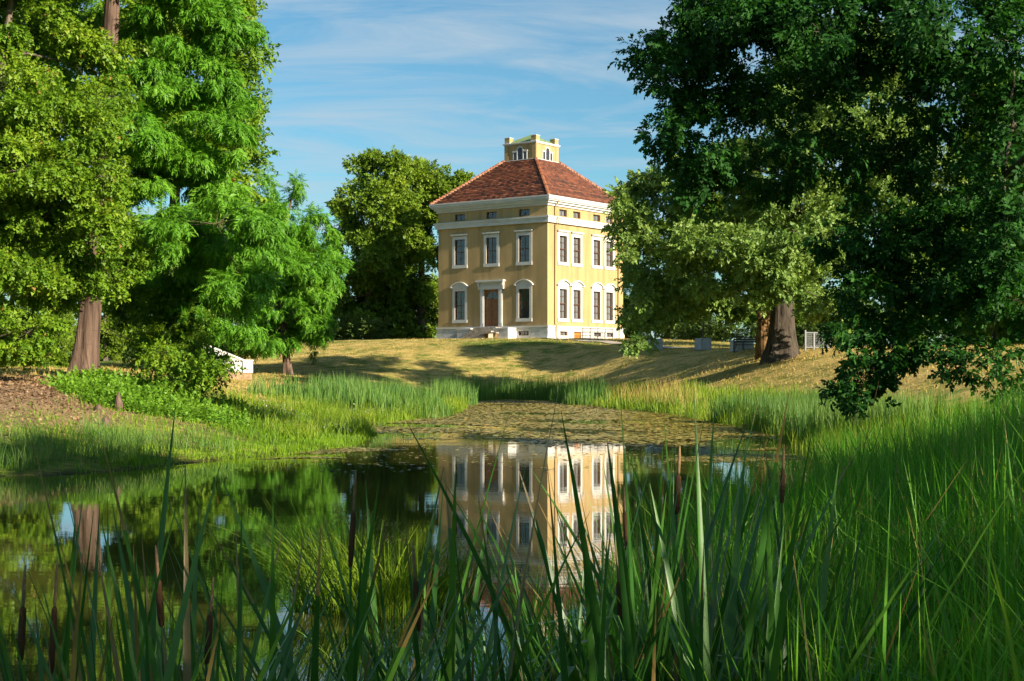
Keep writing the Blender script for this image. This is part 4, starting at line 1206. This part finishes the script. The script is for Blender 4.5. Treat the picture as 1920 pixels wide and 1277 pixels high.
# ------------------------------------------------------------------ grasses and reeds
def patch(x, y, s, seed=0.0):
    return 0.5 + 0.5 * np.sin(x * s + seed + 1.7 * np.sin(y * s * 0.7)) * np.sin(y * s * 1.1 + seed * 2 + np.sin(x * s * 1.3))
def blades(P, h, w, lean, segs=3, seed=0, curve=1.7, tone=(0.5, 0.16), ldir=None, lspread=6.3, browned=0.0):
    r = np.random.default_rng(seed)
    N = len(P)
    a = r.uniform(0, 2 * np.pi, N) if ldir is None else ldir + r.normal(0, lspread, N)
    ld = np.stack((np.cos(a), np.sin(a), np.zeros(N)), -1)
    b = r.uniform(0, 2 * np.pi, N)
    wd = np.stack((np.cos(b), np.sin(b), np.zeros(N)), -1)
    ts = np.linspace(0, 1, segs + 1)
    V = np.empty((N, segs + 1, 2, 3))
    for i, t in enumerate(ts):
        c = P + np.array((0, 0, 1.0)) * (h * (t - 0.35 * lean * t ** 2.2))[:, None] + ld * (h * lean * t ** curve)[:, None]
        ww = w * (1 - t ** 1.6) * (0.7 + 0.3 * min(1, t * 4)) + w * 0.04
        V[:, i, 0] = c - wd * ww[:, None] * 0.5; V[:, i, 1] = c + wd * ww[:, None] * 0.5
    m = (segs + 1) * 2
    q = np.array([(2 * i, 2 * i + 1, 2 * i + 3, 2 * i + 2) for i in range(segs)])
    F = (q[None] + (np.arange(N) * m)[:, None, None]).reshape(-1, 4)
    T = np.repeat(np.clip(r.normal(tone[0], tone[1], N) + 0.5 * (patch(P[:, 0], P[:, 1], 0.9, seed) - 0.5), 0, 0.94), segs)
    if segs > 2 and browned:
        T = T.reshape(N, segs); T[r.random(N) < browned, -1] = 1.0; T[r.random(N) < browned * 0.3] = 1.0; T = T.ravel()
    return V.reshape(-1, 3), F, T
def grass(name, P, h, w, lean, mat, label, seed, segs=2, kind='stuff', cat=None, **kw):
    V, F, T = blades(P, h, w, lean, segs, seed, **kw)
    o = mesh_np(name, V, F, mat, None, T)
    return tag(o, label, cat, None, kind)
def sample(n, x0, x1, y0, y1, accept, seed, bias=None):
    r = np.random.default_rng(seed); out = []
    tot = 0
    while tot < n:
        x = r.uniform(x0, x1, n); y = y0 + (y1 - y0) * (r.random(n) if bias is None else r.random(n) ** bias)
        d = shore_dist(x, y)
        k = r.random(n) < accept(x, y, d)
        q = np.stack((x[k], y[k], np.maximum(height(x[k], y[k], d[k]), -0.3)), -1)
        out.append(q); tot += len(q)
        if len(out) > 400: break
    return np.concatenate(out)[:n]


# tall grass of the near right bank: a fine understorey, coarse blades, and pale dead stalks
P = sample(30000, -0.5, 14, 3.4, 34, lambda x, y, d: ((d > -0.7) & (d < 9) & (np.abs(x) < 0.42 * y + 0.8) & ((y > 5.4) | (x > 0.15 * y))) * np.clip(1.15 - 0.02 * y, 0.2, 1) * (0.4 + 0.6 * patch(x, y, 1.1)), 71, 1.35)
h = rng.uniform(0.55, 1.2, len(P)) * (0.75 + 0.5 * patch(P[:, 0], P[:, 1], 0.9, 4.2))
grass('tall_grass', P, h, rng.uniform(0.008, 0.016, len(P)), np.clip(rng.normal(0.38, 0.24, len(P)), 0.03, 1.1), M['grass_tall'], 'dense tall green grass covering the right bank in the foreground', 72, 3, browned=0.04)
P = sample(9000, -0.4, 9, 3.6, 20, lambda x, y, d: ((d > -0.75) & (d < 6) & (np.abs(x) < 0.42 * y + 0.6) & ((y > 5.6) | (x > 0.17 * y))) * (patch(x, y, 1.6, 3) > 0.35), 171, 1.5)
grass('coarse_reeds', P, rng.uniform(0.9, 1.65, len(P)) * (0.8 + 0.3 * patch(P[:, 0], P[:, 1], 1.3, 1.2)), rng.uniform(0.014, 0.026, len(P)), np.clip(rng.normal(0.26, 0.18, len(P)), 0.03, 0.9), M['grass_tall'], 'long coarse reed blades rising above the grass of the right bank', 172, 5, tone=(0.66, 0.2), browned=0.05)
P = sample(420, -0.2, 9, 4, 20, lambda x, y, d: ((d > -0.5) & (d < 6) & (np.abs(x) < 0.42 * y + 0.6)) * 1.0, 173, 1.4)
grass('dead_stalks', P, rng.uniform(0.8, 1.5, len(P)), rng.uniform(0.006, 0.014, len(P)), np.clip(rng.normal(0.4, 0.3, len(P)), 0.03, 1.2), M['dry'], 'scattered pale dead stalks among the grass of the right bank', 174, 4)
# sunlit stretch farther along the right bank
P = sample(11000, 4, 26, 30, 62, lambda x, y, d: ((d > -0.6) & (d < 4.5) & (x > 3)) * (0.35 + 0.65 * patch(x, y, .8, 1)), 73)
grass('bank_reeds', P, rng.uniform(0.4, 0.95, len(P)) * (0.45 + 0.8 * patch(P[:, 0], P[:, 1], 1.0, 8)), rng.uniform(0.012, 0.026, len(P)), np.clip(rng.normal(0.2, 0.12, len(P)), 0.02, 0.6), M['reed_y'], 'bright green reeds lining the sunny right shore', 74, 3)
P = sample(5000, 6, 22, 38, 58, lambda x, y, d: ((d > -0.4) & (d < 3.6)) * (patch(x, y, .5, 2) > 0.55), 75)
grass('bank_reeds', P, rng.uniform(0.9, 1.4, len(P)), rng.uniform(0.018, 0.03, len(P)), np.clip(rng.normal(0.12, 0.06, len(P)), 0.02, 0.4), M['reed'], 'taller blue green reeds standing within the right shore reeds', 76, 3)
# far shore
P = sample(15000, -8, 14, 62, 102, lambda x, y, d: ((d > -0.5) & (d < 5.0) & (x > -7)) * (0.3 + 0.7 * patch(x, y, .45, 3)), 77)
grass('far_reeds', P, rng.uniform(0.35, 0.85, len(P)) * (0.4 + 0.9 * patch(P[:, 0], P[:, 1], .7, 3.5)), rng.uniform(0.025, 0.045, len(P)), np.clip(rng.normal(0.22, 0.14, len(P)), 0.02, 0.7), M['reed_y'], 'yellow green sedge band along the far shore below the lawn', 78, 2)
P = sample(5200, -4.5, 5.5, 80, 97, lambda x, y, d: ((d > -1.2) & (d < 2.0)) * (0.3 + 0.7 * patch(x, y, .9, 5)), 79)
grass('reed_clump', P, rng.uniform(0.7, 1.7, len(P)), rng.uniform(0.03, 0.05, len(P)), np.clip(rng.normal(0.1, 0.06, len(P)), 0.02, 0.3), M['reed'], 'tall reed stand in the middle of the far shore', 80, 2)
def lbed(x, y, d):
    u = (x - (-0.155 * y + 0.6)) / 6.0
    return ((d > -1.0) & (d < 7) & (x < -2.2) & (np.abs(u) < 1.1)) * (0.35 + 0.65 * patch(x, y, .7, 6))
P = sample(9000, -16, -2.2, 60, 92, lbed, 81)
grass('reed_bed', P, rng.uniform(0.7, 1.4, len(P)) * (0.35 + 0.85 * patch(P[:, 0], P[:, 1], .8, 5.5)), rng.uniform(0.028, 0.05, len(P)), np.clip(rng.normal(0.14, 0.09, len(P)), 0.02, 0.5), M['reed'], 'broad blue green reed bed on the left of the far shore', 82, 3)
# left bank
P = sample(34000, -22, 0, 27, 66, lambda x, y, d: ((d > -0.35) & (d < 7.5)) * np.clip(1.2 - d / 7, 0.1, 1) * (0.4 + 0.6 * patch(x, y, .6, 4)) * np.where(patch(x, y, .33, 1) < .22, .25, 1), 83)
grass('bank_grass', P, rng.uniform(0.06, 0.26, len(P)) * (0.4 + 1.5 * patch(P[:, 0], P[:, 1], 1.2, 2.5) ** 2), rng.uniform(0.014, 0.028, len(P)), np.clip(rng.normal(0.4, 0.25, len(P)), 0.02, 1.0), M['grass_bank'], 'lush short bright green grass along the left shore', 84, 2)
P = sample(3500, -14.5, -6.8, 27, 36, lambda x, y, d: ((d > 0.3) & (d < 4.0)) * (patch(x, y, .8, 7) > .45), 85)
grass('dry_sedge', P, rng.uniform(0.35, 0.85, len(P)), rng.uniform(0.008, 0.015, len(P)), np.clip(rng.normal(0.35, 0.2, len(P)), 0.02, 0.9), M['reed'], 'tangled shaded sedge with old stems at the left water edge', 86, 3)
P = sample(5200, -12, -2.5, 40, 62, lambda x, y, d: ((d > -0.2) & (d < 5.5)) * (patch(x, y, 1.5, 3.3) > .62) * np.clip(1.2 - d / 6, .2, 1), 187)
grass('bank_sedge', P, rng.uniform(0.25, 0.75, len(P)), rng.uniform(0.012, 0.024, len(P)), np.clip(rng.normal(0.35, 0.2, len(P)), 0.02, 0.9), M['reed_y'], 'yellow green sedge tufts on the sunny left bank before the reed bed', 188, 3)
P = sample(900, -10, -3, 42, 60, lambda x, y, d: ((d > 0.1) & (d < 4)) * (patch(x, y, 1.1, 6.1) > .6), 189)
V, F = scatter(np.array([(-.5, -.5, 0), (.5, -.5, .1), (.5, .5, 0), (-.5, .5, .1)]), np.array([[0, 1, 2, 3]]), P + np.stack((rng.normal(0, .02, len(P)), rng.normal(0, .02, len(P)), rng.uniform(.2, .42, len(P))), -1), frames(rng.normal(size=(len(P), 3)) * .3 + np.array((1, 0, 0)), np.tile((0., 0., 1.), (len(P), 1))), rng.uniform(.03, .055, len(P)))
tag(mesh_np('white_flowers', V, F, M['trim'], None), 'sprinkle of tiny white flowers over the sunny left bank', kind='stuff')
# leafy ground cover around the cypress
def cover(n, cx, cy, rx, ry, hmax, seed, sc):
    r = np.random.default_rng(seed)
    a = r.uniform(0, 2 * np.pi, n); q = np.sqrt(r.random(n))
    x = cx + np.cos(a) * q * rx; y = cy + np.sin(a) * q * ry
    kp = (patch(x, y, 2.6, seed) * 0.7 + patch(x, y, 5.1, seed + 1) * 0.5) > r.uniform(0.25, 0.75, n)
    x, y, q = x[kp], y[kp], q[kp]; n = len(x)
    hh = hmax * (1 - q ** 2) * (0.15 + 0.85 * patch(x, y, 2.6, seed) ** 1.5) * r.uniform(0.2, 1, n)
    Pn = np.stack((x, y, height(x, y) + hh), -1)
    D = r.normal(size=(n, 3)) + np.array((0, 0, 0.4))
    R3 = frames(D, np.array((0, 0, 1.0)) + r.normal(size=(n, 3)) * 0.3)
    V, F = scatter(TW[seed % 3][0], TW[seed % 3][1], Pn, R3, sc * r.uniform(0.7, 1.3, n))
    return V, F, np.clip(r.normal(0.5, 0.2, len(F)), 0, 0.94)
c1 = hit(255, 745, 25, 70)
V, F, T = cover(5600, c1[0] + 0.5, c1[1], 3.0, 3.8, 0.85, 90, 0.9)
tag(mesh_np('ground_cover', V, F, M['l_cover'], None, T), 'fresh green leafy undergrowth at the foot of the cypress trunk', kind='stuff')
c2 = hit(330, 775, 25, 70)
V, F, T = cover(4600, c2[0], c2[1], 3.4, 2.2, 0.4, 91, 0.75)
tag(mesh_np('ground_cover', V, F, M['l_cover'], None, T), 'low bright green weeds between the litter and the left shore', kind='stuff')
nl_ = 7000
Pl = np.stack((rng.normal(-14.3, 3.0, nl_), rng.normal(40.5, 3.6, nl_)), -1)
dl_ = shore_dist(Pl[:, 0], Pl[:, 1]); Pl = Pl[dl_ > 2.0]; nl_ = len(Pl)
Pl = np.column_stack((Pl, height(Pl[:, 0], Pl[:, 1]) + rng.uniform(0.01, 0.06, nl_)))
V, F = scatter(np.array([(-.5, 0, 0), (0, -.32, .12), (.5, 0, 0), (0, .32, .12)]), np.array([[0, 1, 2, 3]]), Pl, frames(rng.normal(size=(nl_, 3)) * np.array((1, 1, .35)), rng.normal(size=(nl_, 3)) * .45 + np.array((0, 0, 1.))), rng.uniform(.06, .13, nl_))
M['litter'] = leaf_mat('fallen_leaves', (0.10, 0.05, 0.03), (0.26, 0.15, 0.09), (0.44, 0.30, 0.19), 0.1)
tag(mesh_np('fallen_leaves', V, F, M['litter'], None, np.clip(rng.normal(.5, .25, nl_), 0, .94)), 'brown fallen leaves strewn on bare soil at the far left', kind='stuff')
# sparse dry tussocks that roughen the lawn
P = sample(52000, -34, 34, 50, 124, lambda x, y, d: (d > 5.0) * (np.abs(x) < 0.37 * y) * (0.3 + 0.7 * patch(x, y, .3, 2)), 92)
grass('lawn_grass', P, rng.uniform(0.05, 0.20, len(P)), rng.uniform(0.035, 0.07, len(P)), np.clip(rng.normal(0.5, 0.3, len(P)), 0.02, 1.0), M['dry'], 'dry straw coloured grass blades on the lawn', 93, 1)
P = sample(700, 3, 9, 66, 80, lambda x, y, d: ((d > 0.5) & (d < 5)) * 1.0, 94)
grass('seed_grass', P, rng.uniform(0.9, 1.5, len(P)), rng.uniform(0.012, 0.02, len(P)), np.clip(rng.normal(0.25, 0.1, len(P)), 0.02, 0.6), M['dry'], 'tall pale seeding grass stems above the far shore sedge', 95, 3)

# floating leaves on the far half of the pond
def pads(n, accept, seed, smin, smax, x0, x1, y0, y1):
    r = np.random.default_rng(seed)
    P = []
    tot = 0
    while tot < n:
        x = r.uniform(x0, x1, n * 2); y = r.uniform(y0, y1, n * 2)
        k = (shore_dist(x, y) < -0.05) & (r.random(n * 2) < accept(x, y))
        P.append(np.stack((x[k], y[k], r.uniform(0.004, 0.02, k.sum())), -1)); tot += k.sum()
    P = np.concatenate(P)[:n]
    m = 5
    a = np.linspace(0.25, 2 * np.pi - 0.25, m)
    tv = np.concatenate(([[0, 0, 0]], np.stack((np.cos(a), np.sin(a), 0.06 * np.sin(3 * a)), -1)))
    tf = np.array([list(range(m + 1))])
    ang = r.uniform(0, 2 * np.pi, n)
    tilt = r.normal(0, 0.07, (n, 2))
    up = np.stack((tilt[:, 0], tilt[:, 1], np.ones(n)), -1)
    R3 = frames(np.stack((np.cos(ang), np.sin(ang), np.zeros(n)), -1), up)
    V, F = scatter(tv, tf, P, R3, r.uniform(smin, smax, n))
    V[:, 2] = np.maximum(V[:, 2], 0.003)
    return V, F, np.clip(r.normal(0.55, 0.25, n), 0, 1)
V, F, T = pads(33000, lambda x, y: sstep(40.5, 47, y + 2.5 * np.sin(x * 0.5) + np.sin(x * 1.7)) * np.where(patch(x, y, .35, 2) > .18, 1, .06) * np.where((np.abs(y - 46) < 1.5) & (x < 0), .15, 1), 101, 0.06, 0.13, -12, 14, 38, 95)
tag(mesh_np('floating_leaves', V, F, M['pad'], None, T), 'brownish carpet of floating leaves covering the far water', kind='stuff')
V, F, T = pads(3800, lambda x, y: np.where((patch(x, y, .5, 9) > .55) & (np.abs(y - 36 - 0.8 * np.sin(x)) < 2.2), 1, .03), 102, 0.03, 0.07, -6, 7, 30, 41)
tag(mesh_np('floating_leaves', V, F, M['pad'], None, T), 'loose streaks of floating leaves on the open middle of the pond', kind='stuff')
# pink water lily by the right shore
q = at(1395, 803, CAMZ * FPX / (803 - HOR)); q[2] = 0.03
wl_ = empty('water_lily', q); tag(wl_, 'single pink water lily blossom near the right shore reeds', 'water lily')
for k in range(12):
    a = 2 * math.pi * k / 12 * 1.0; e = 0.35 + 0.5 * (k % 2)
    d = np.array((math.cos(a) * math.cos(e), math.sin(a) * math.cos(e), math.sin(e))); s_ = np.array((-math.sin(a), math.cos(a), 0)) * 0.035
    o = mesh_np('petal', np.array((d * 0, d * 0.09 + s_, d * 0.17, d * 0.09 - s_)), np.array([[0, 1, 2, 3]]), M['pink'], wl_)

# ------------------------------------------------------------------ sedge tussock in the open water
TS = np.array((-1.30, 13.2, -0.1))
ts = empty('sedge_tussock', TS); tag(ts, 'arching yellow green sedge tussock with straw coloured panicles standing in the water', 'sedge tussock')
n = 1100
a = rng.uniform(0, 2 * np.pi, n); q = np.sqrt(rng.random(n))
P = np.stack((0.15 + np.cos(a) * q * 0.85, np.sin(a) * q * 0.5, np.zeros(n)), -1)
ldir = np.arctan2(P[:, 1], P[:, 0] - 0.15)
V, F, T = blades(P, rng.uniform(0.55, 1.15, n) * (1.05 - 0.25 * P[:, 0]), rng.uniform(0.010, 0.018, n), np.clip(rng.normal(0.5, 0.22, n), 0.05, 1.1), 5, 110, ldir=ldir, lspread=0.7)
tag(mesh_np('blades', V, F, M['reed_y'], ts, T), kind='stuff')
for i, (px_, py_) in enumerate([(632, 955), (652, 975), (690, 968), (720, 985), (742, 990), (610, 985)]):
    tip = at(px_, py_, TS[1]) - TS
    m = MB(); b0 = Vector((tip[0] * 0.6, 0, 0))
    m.tube([b0, b0.lerp(Vector(tip), 0.6) + Vector((0, 0, 0.05)), Vector(tip)], [0.004, 0.003, 0.0015], 4)
    r_ = np.random.default_rng(i)
    nn = 90
    t = r_.uniform(-0.16, 0.04, nn)
    Pn = np.stack((tip[0] + r_.normal(0, 0.028, nn), r_.normal(0, 0.028, nn), tip[2] + t), -1)
    D = r_.normal(size=(nn, 3)) * 0.5 + np.array((0.2, 0, 0.8))
    V, F = scatter(np.array([(0, 0, 0), (.02, .004, 0), (.045, 0, 0), (.02, -.004, 0)]), np.array([[0, 1, 2, 3]]), Pn, frames(D, r_.normal(size=(nn, 3))), np.ones(nn))
    o = tag(mesh_np('panicle', V, F, M['panicle'], ts, np.clip(r_.normal(.5, .2, len(F)), 0, .94)), kind='stuff')
    m.build('stalk', M['reed_y'], o)

# ------------------------------------------------------------------ cattails in the foreground
def leaf_strip(length, width, lean, bend, seed, fold=None):
    """one sword leaf along +z leaning to +x; a folded leaf breaks over at a height"""
    r = random.Random(seed)
    n = 10
    V, F = [], []
    tw = r.uniform(-0.7, 0.7)
    x = z = 0.0
    ang = lean * 0.4
    for i in range(n + 1):
        t = i / n
        w = width * (0.85 + 0.15 * math.sin(math.pi * t)) * (1 - max(0, (t - 0.55) / 0.45) ** 1.8) * 0.5 + 0.0004
        a = tw * t
        cx_, sx_ = math.cos(a + math.pi / 2), math.sin(a + math.pi / 2)
        V.append((x - w * cx_, -w * sx_, z)); V.append((x + 0.18 * w, 0.25 * w, z)); V.append((x + w * cx_, w * sx_, z))
        step = length / n
        ang += bend / n
        if fold and abs(t - fold) < 0.5 / n: ang += r.uniform(0.9, 1.4)
        x += math.sin(ang) * step; z += math.cos(ang) * step
    for i in range(n):
        b = i * 3
        F += [(b, b + 1, b + 4, b + 3), (b + 1, b + 2, b + 5, b + 4)]
    return np.array(V), np.array(F)
LEAVES = []
for i in range(14):
    fold = 0.72 if i in (5, 11) else None
    V, F = leaf_strip(1.0, 0.0145 + 0.002 * (i % 4), 0.16 + 0.09 * (i % 5), 0.15 + 0.09 * (i % 6), i, fold)
    me = bpy.data.meshes.new('leaf')
    me.from_pydata(V.tolist(), [], F.tolist())
    me.polygons.foreach_set('use_smooth', [True] * len(F))
    at_ = me.attributes.new('tone', 'FLOAT', 'FACE'); at_.data.foreach_set('value', [0.12 + 0.06 * (i % 12)] * (len(F) - 2 * (i % 4 == 1)) + [1.0] * (2 * (i % 4 == 1)) if i != 12 else [1.0] * len(F))
    me.materials.append(M['cattail']); me.update()
    LEAVES.append(me)
def lathe(prof, n=10):
    m = MB(); m.tube([(0, 0, z) for r_, z in prof], [r_ for r_, z in prof], n); return m
_hd = lathe([(0.004, -0.002), (0.0085, 0.004), (0.0104, 0.03), (0.0108, 0.10), (0.0092, 0.142), (0.004, 0.15)])
_tp = lathe([(0.0042, 0.15), (0.0058, 0.16), (0.0052, 0.22), (0.002, 0.26)], 7)
_hd_o = _hd.build('seed_head', M['spike'], None, True); HEAD = _hd_o.data; bpy.data.objects.remove(_hd_o)
_tp_o = _tp.build('head_tip', M['spike_tip'], None, True); TIP = _tp_o.data; bpy.data.objects.remove(_tp_o)
_st_o = lathe([(0.0055, 0.0), (0.0050, 0.5), (0.0036, 1.0)], 6).build('stem', M['cattail'], None, True); STEM = _st_o.data; bpy.data.objects.remove(_st_o)
rc = random.Random(77)
def cattail(px, py_top, Y, label, group, nleaf=7, head=None, lean=1.0):
    """px, py_top: where the tallest leaf tip shows; head: (px, py_top of the brown part)"""
    X = (px - 960) * Y / FPX
    top = CAMZ + (HOR - py_top) * Y / FPX
    g = hz(X, Y)
    base = max(g, -0.35) - 0.02
    root = empty('cattail', (X, Y, base), 0); tag(root, label, 'cattail', group)
    H = top - base
    for k in range(nleaf):
        o = bpy.data.objects.new('leaf', LEAVES[12] if rc.random() < 0.03 else LEAVES[rc.choice((0, 1, 2, 3, 4, 5, 6, 7, 8, 9, 10, 11, 13))]); COL.objects.link(o); o.parent = root
        L = H * ((1.0 if head else 1.13) if k == 0 else rc.uniform(0.8, 1.0 if head else 1.1))
        o.scale = (L * rc.uniform(0.5, 1.5) * lean, rc.uniform(1.0, 1.45) * L * 0.9, L)
        wd_ = rc.uniform(0.9, 1.35)
        o.scale = (L, L * 0.45 * wd_ + 0.55, L)
        o.rotation_euler = (rc.uniform(-0.05, 0.05), rc.uniform(-0.13, 0.13) * lean, rc.uniform(0, 6.28))
        o.location = (rc.uniform(-0.035, 0.035), rc.uniform(-0.035, 0.035), 0)
    if head:
        hx = (head[0] - 960) * Y / FPX - X
        hzt = CAMZ + (HOR - head[1]) * Y / FPX - base
        zb = hzt - 0.15
        ln = math.hypot(hx, zb); an = math.atan2(hx, zb)
        st = bpy.data.objects.new('stem', STEM); COL.objects.link(st); st.parent = root; st.scale = (1, 1, ln); st.rotation_euler = (0, an, 0)
        hd = bpy.data.objects.new('seed_head', HEAD); COL.objects.link(hd); hd.parent = root; hd.location = (hx, 0, zb); hd.rotation_euler = (0, an * 0.7, 0)
        s = rc.uniform(0.75, 1.1); hd.scale = (s, s, rc.uniform(0.75, 1.15)); hd.rotation_euler = (rc.uniform(-.12, .12), an * 0.7 + rc.uniform(-.08, .08), 0)
        tp_ = bpy.data.objects.new('head_tip', TIP); COL.objects.link(tp_); tp_.parent = hd
    return root
CT = [  # px, tip y, distance, head
    (655, 845, 4.2, (657, 965), 'cattail with a tall brown head left of the villa reflection'),
    (790, 900, 4.4, (785, 1090), 'cattail with a low brown head under the middle of the pond'),
    (345, 985, 4.1, (303, 1075), 'cattail with a slim dark head near the left, beside a thicker one'),
    (372, 975, 3.9, (387, 1140), 'cattail with the thickest brown head on the left'),
    (100, 1020, 3.6, (95, 1150), 'cattail with a half hidden dark head in the left corner'),
    (30, 1040, 3.4, (38, 1120), 'leftmost cattail with a dark head at the picture edge'),
    (1262, 800, 4.9, (1268, 880), 'cattail with a brown head in the tall dark stand right of the villa reflection'),
    (1450, 835, 5.6, (1466, 870), 'cattail with a small brown head farther right over the water'),
    (1172, 950, 4.6, (1163, 1085), 'pair-like cattail with a long brown head below the villa reflection'),
    (1190, 900, 5.6, (1175, 960), 'cattail with a tilted brown head at the edge of the reflection'),
]
for px_, ty, Y, hd, lb in CT: cattail(px_, ty, Y, lb, 'cattails with brown heads', 7, hd)
ORD = ['first', 'second', 'third', 'fourth', 'fifth', 'sixth', 'seventh', 'eighth', 'ninth', 'tenth', 'eleventh', 'twelfth', 'thirteenth', 'fourteenth', 'fifteenth', 'sixteenth', 'seventeenth', 'eighteenth', 'nineteenth', 'twentieth', 'twenty-first', 'twenty-second', 'twenty-third', 'twenty-fourth', 'twenty-fifth', 'twenty-sixth', 'twenty-seventh', 'twenty-eighth', 'twenty-ninth', 'thirtieth', 'thirty-first']
lab_l = ' headless cattail from the left in the dark thicket at the lower left'
for io, (px_, ty) in enumerate(sorted([(65, 985), (130, 965), (205, 930), (225, 1010), (285, 1000), (330, 970), (420, 1010), (160, 1050), (10, 1000), (255, 1060), (395, 1090), (460, 1120), (40, 1060), (90, 1090), (180, 1100), (215, 1075), (300, 1090), (345, 1070), (440, 1060), (120, 1030), (15, 1090), (70, 1040), (140, 1110), (245, 990), (325, 1040), (365, 1030), (270, 1110), (480, 1150)])):
    cattail(px_ + rc.uniform(-4, 4), ty, rc.uniform(3.0, 4.2), ORD[io] + lab_l, 'headless cattails lower left', 9)
lab_m = ' headless cattail from the left in the bottom middle before the open water'
for io, (px_, ty) in enumerate(sorted([(560, 915), (690, 850), (745, 905), (600, 960), (870, 850), (905, 1010), (840, 1040), (520, 1130), (980, 960), (1060, 1040), (940, 1090), (660, 1060), (1110, 1000), (1020, 1000), (1085, 950), (1140, 1060), (890, 1120), (770, 1130), (620, 1110), (500, 1060), (580, 1040), (720, 1020), (820, 1000), (860, 1080), (1000, 1070)])):
    cattail(px_ + rc.uniform(-4, 4), ty, rc.uniform(3.8, 5.4), ORD[io] + lab_m, 'headless cattails bottom middle', 7)
lab_r = ' headless cattail from the left in the dark stand right of the reflection'
for io, (px_, ty) in enumerate(sorted([(1185, 850), (1215, 820), (1240, 850), (1290, 830), (1310, 860), (1330, 880), (1160, 905), (1280, 900), (1360, 860), (1225, 930), (1395, 880), (1440, 870), (1490, 850), (1510, 880), (1205, 880), (1255, 870), (1270, 840), (1300, 920), (1345, 930), (1195, 960), (1375, 950), (1320, 840), (1230, 800)])):
    cattail(px_ + rc.uniform(-4, 4), ty, rc.uniform(4.0, 5.4), ORD[io] + lab_r, 'headless cattails right', 8)
# finer reeds between them, rising from the near shallows
P = sample(5000, -1.2, 2.6, 4.0, 9.5, lambda x, y, d: ((d > -1.9) & (d < 0.6)) * np.clip(1.1 + d * 0.45, 0.1, 1), 120)
grass('shallow_reeds', P, rng.uniform(0.6, 1.35, len(P)), rng.uniform(0.006, 0.012, len(P)), np.clip(rng.normal(0.3, 0.18, len(P)), 0.03, 0.9), M['grass_tall'], 'thin mixed reeds and grass in the shallows at the bottom of the picture', 121, 5, browned=0.12)
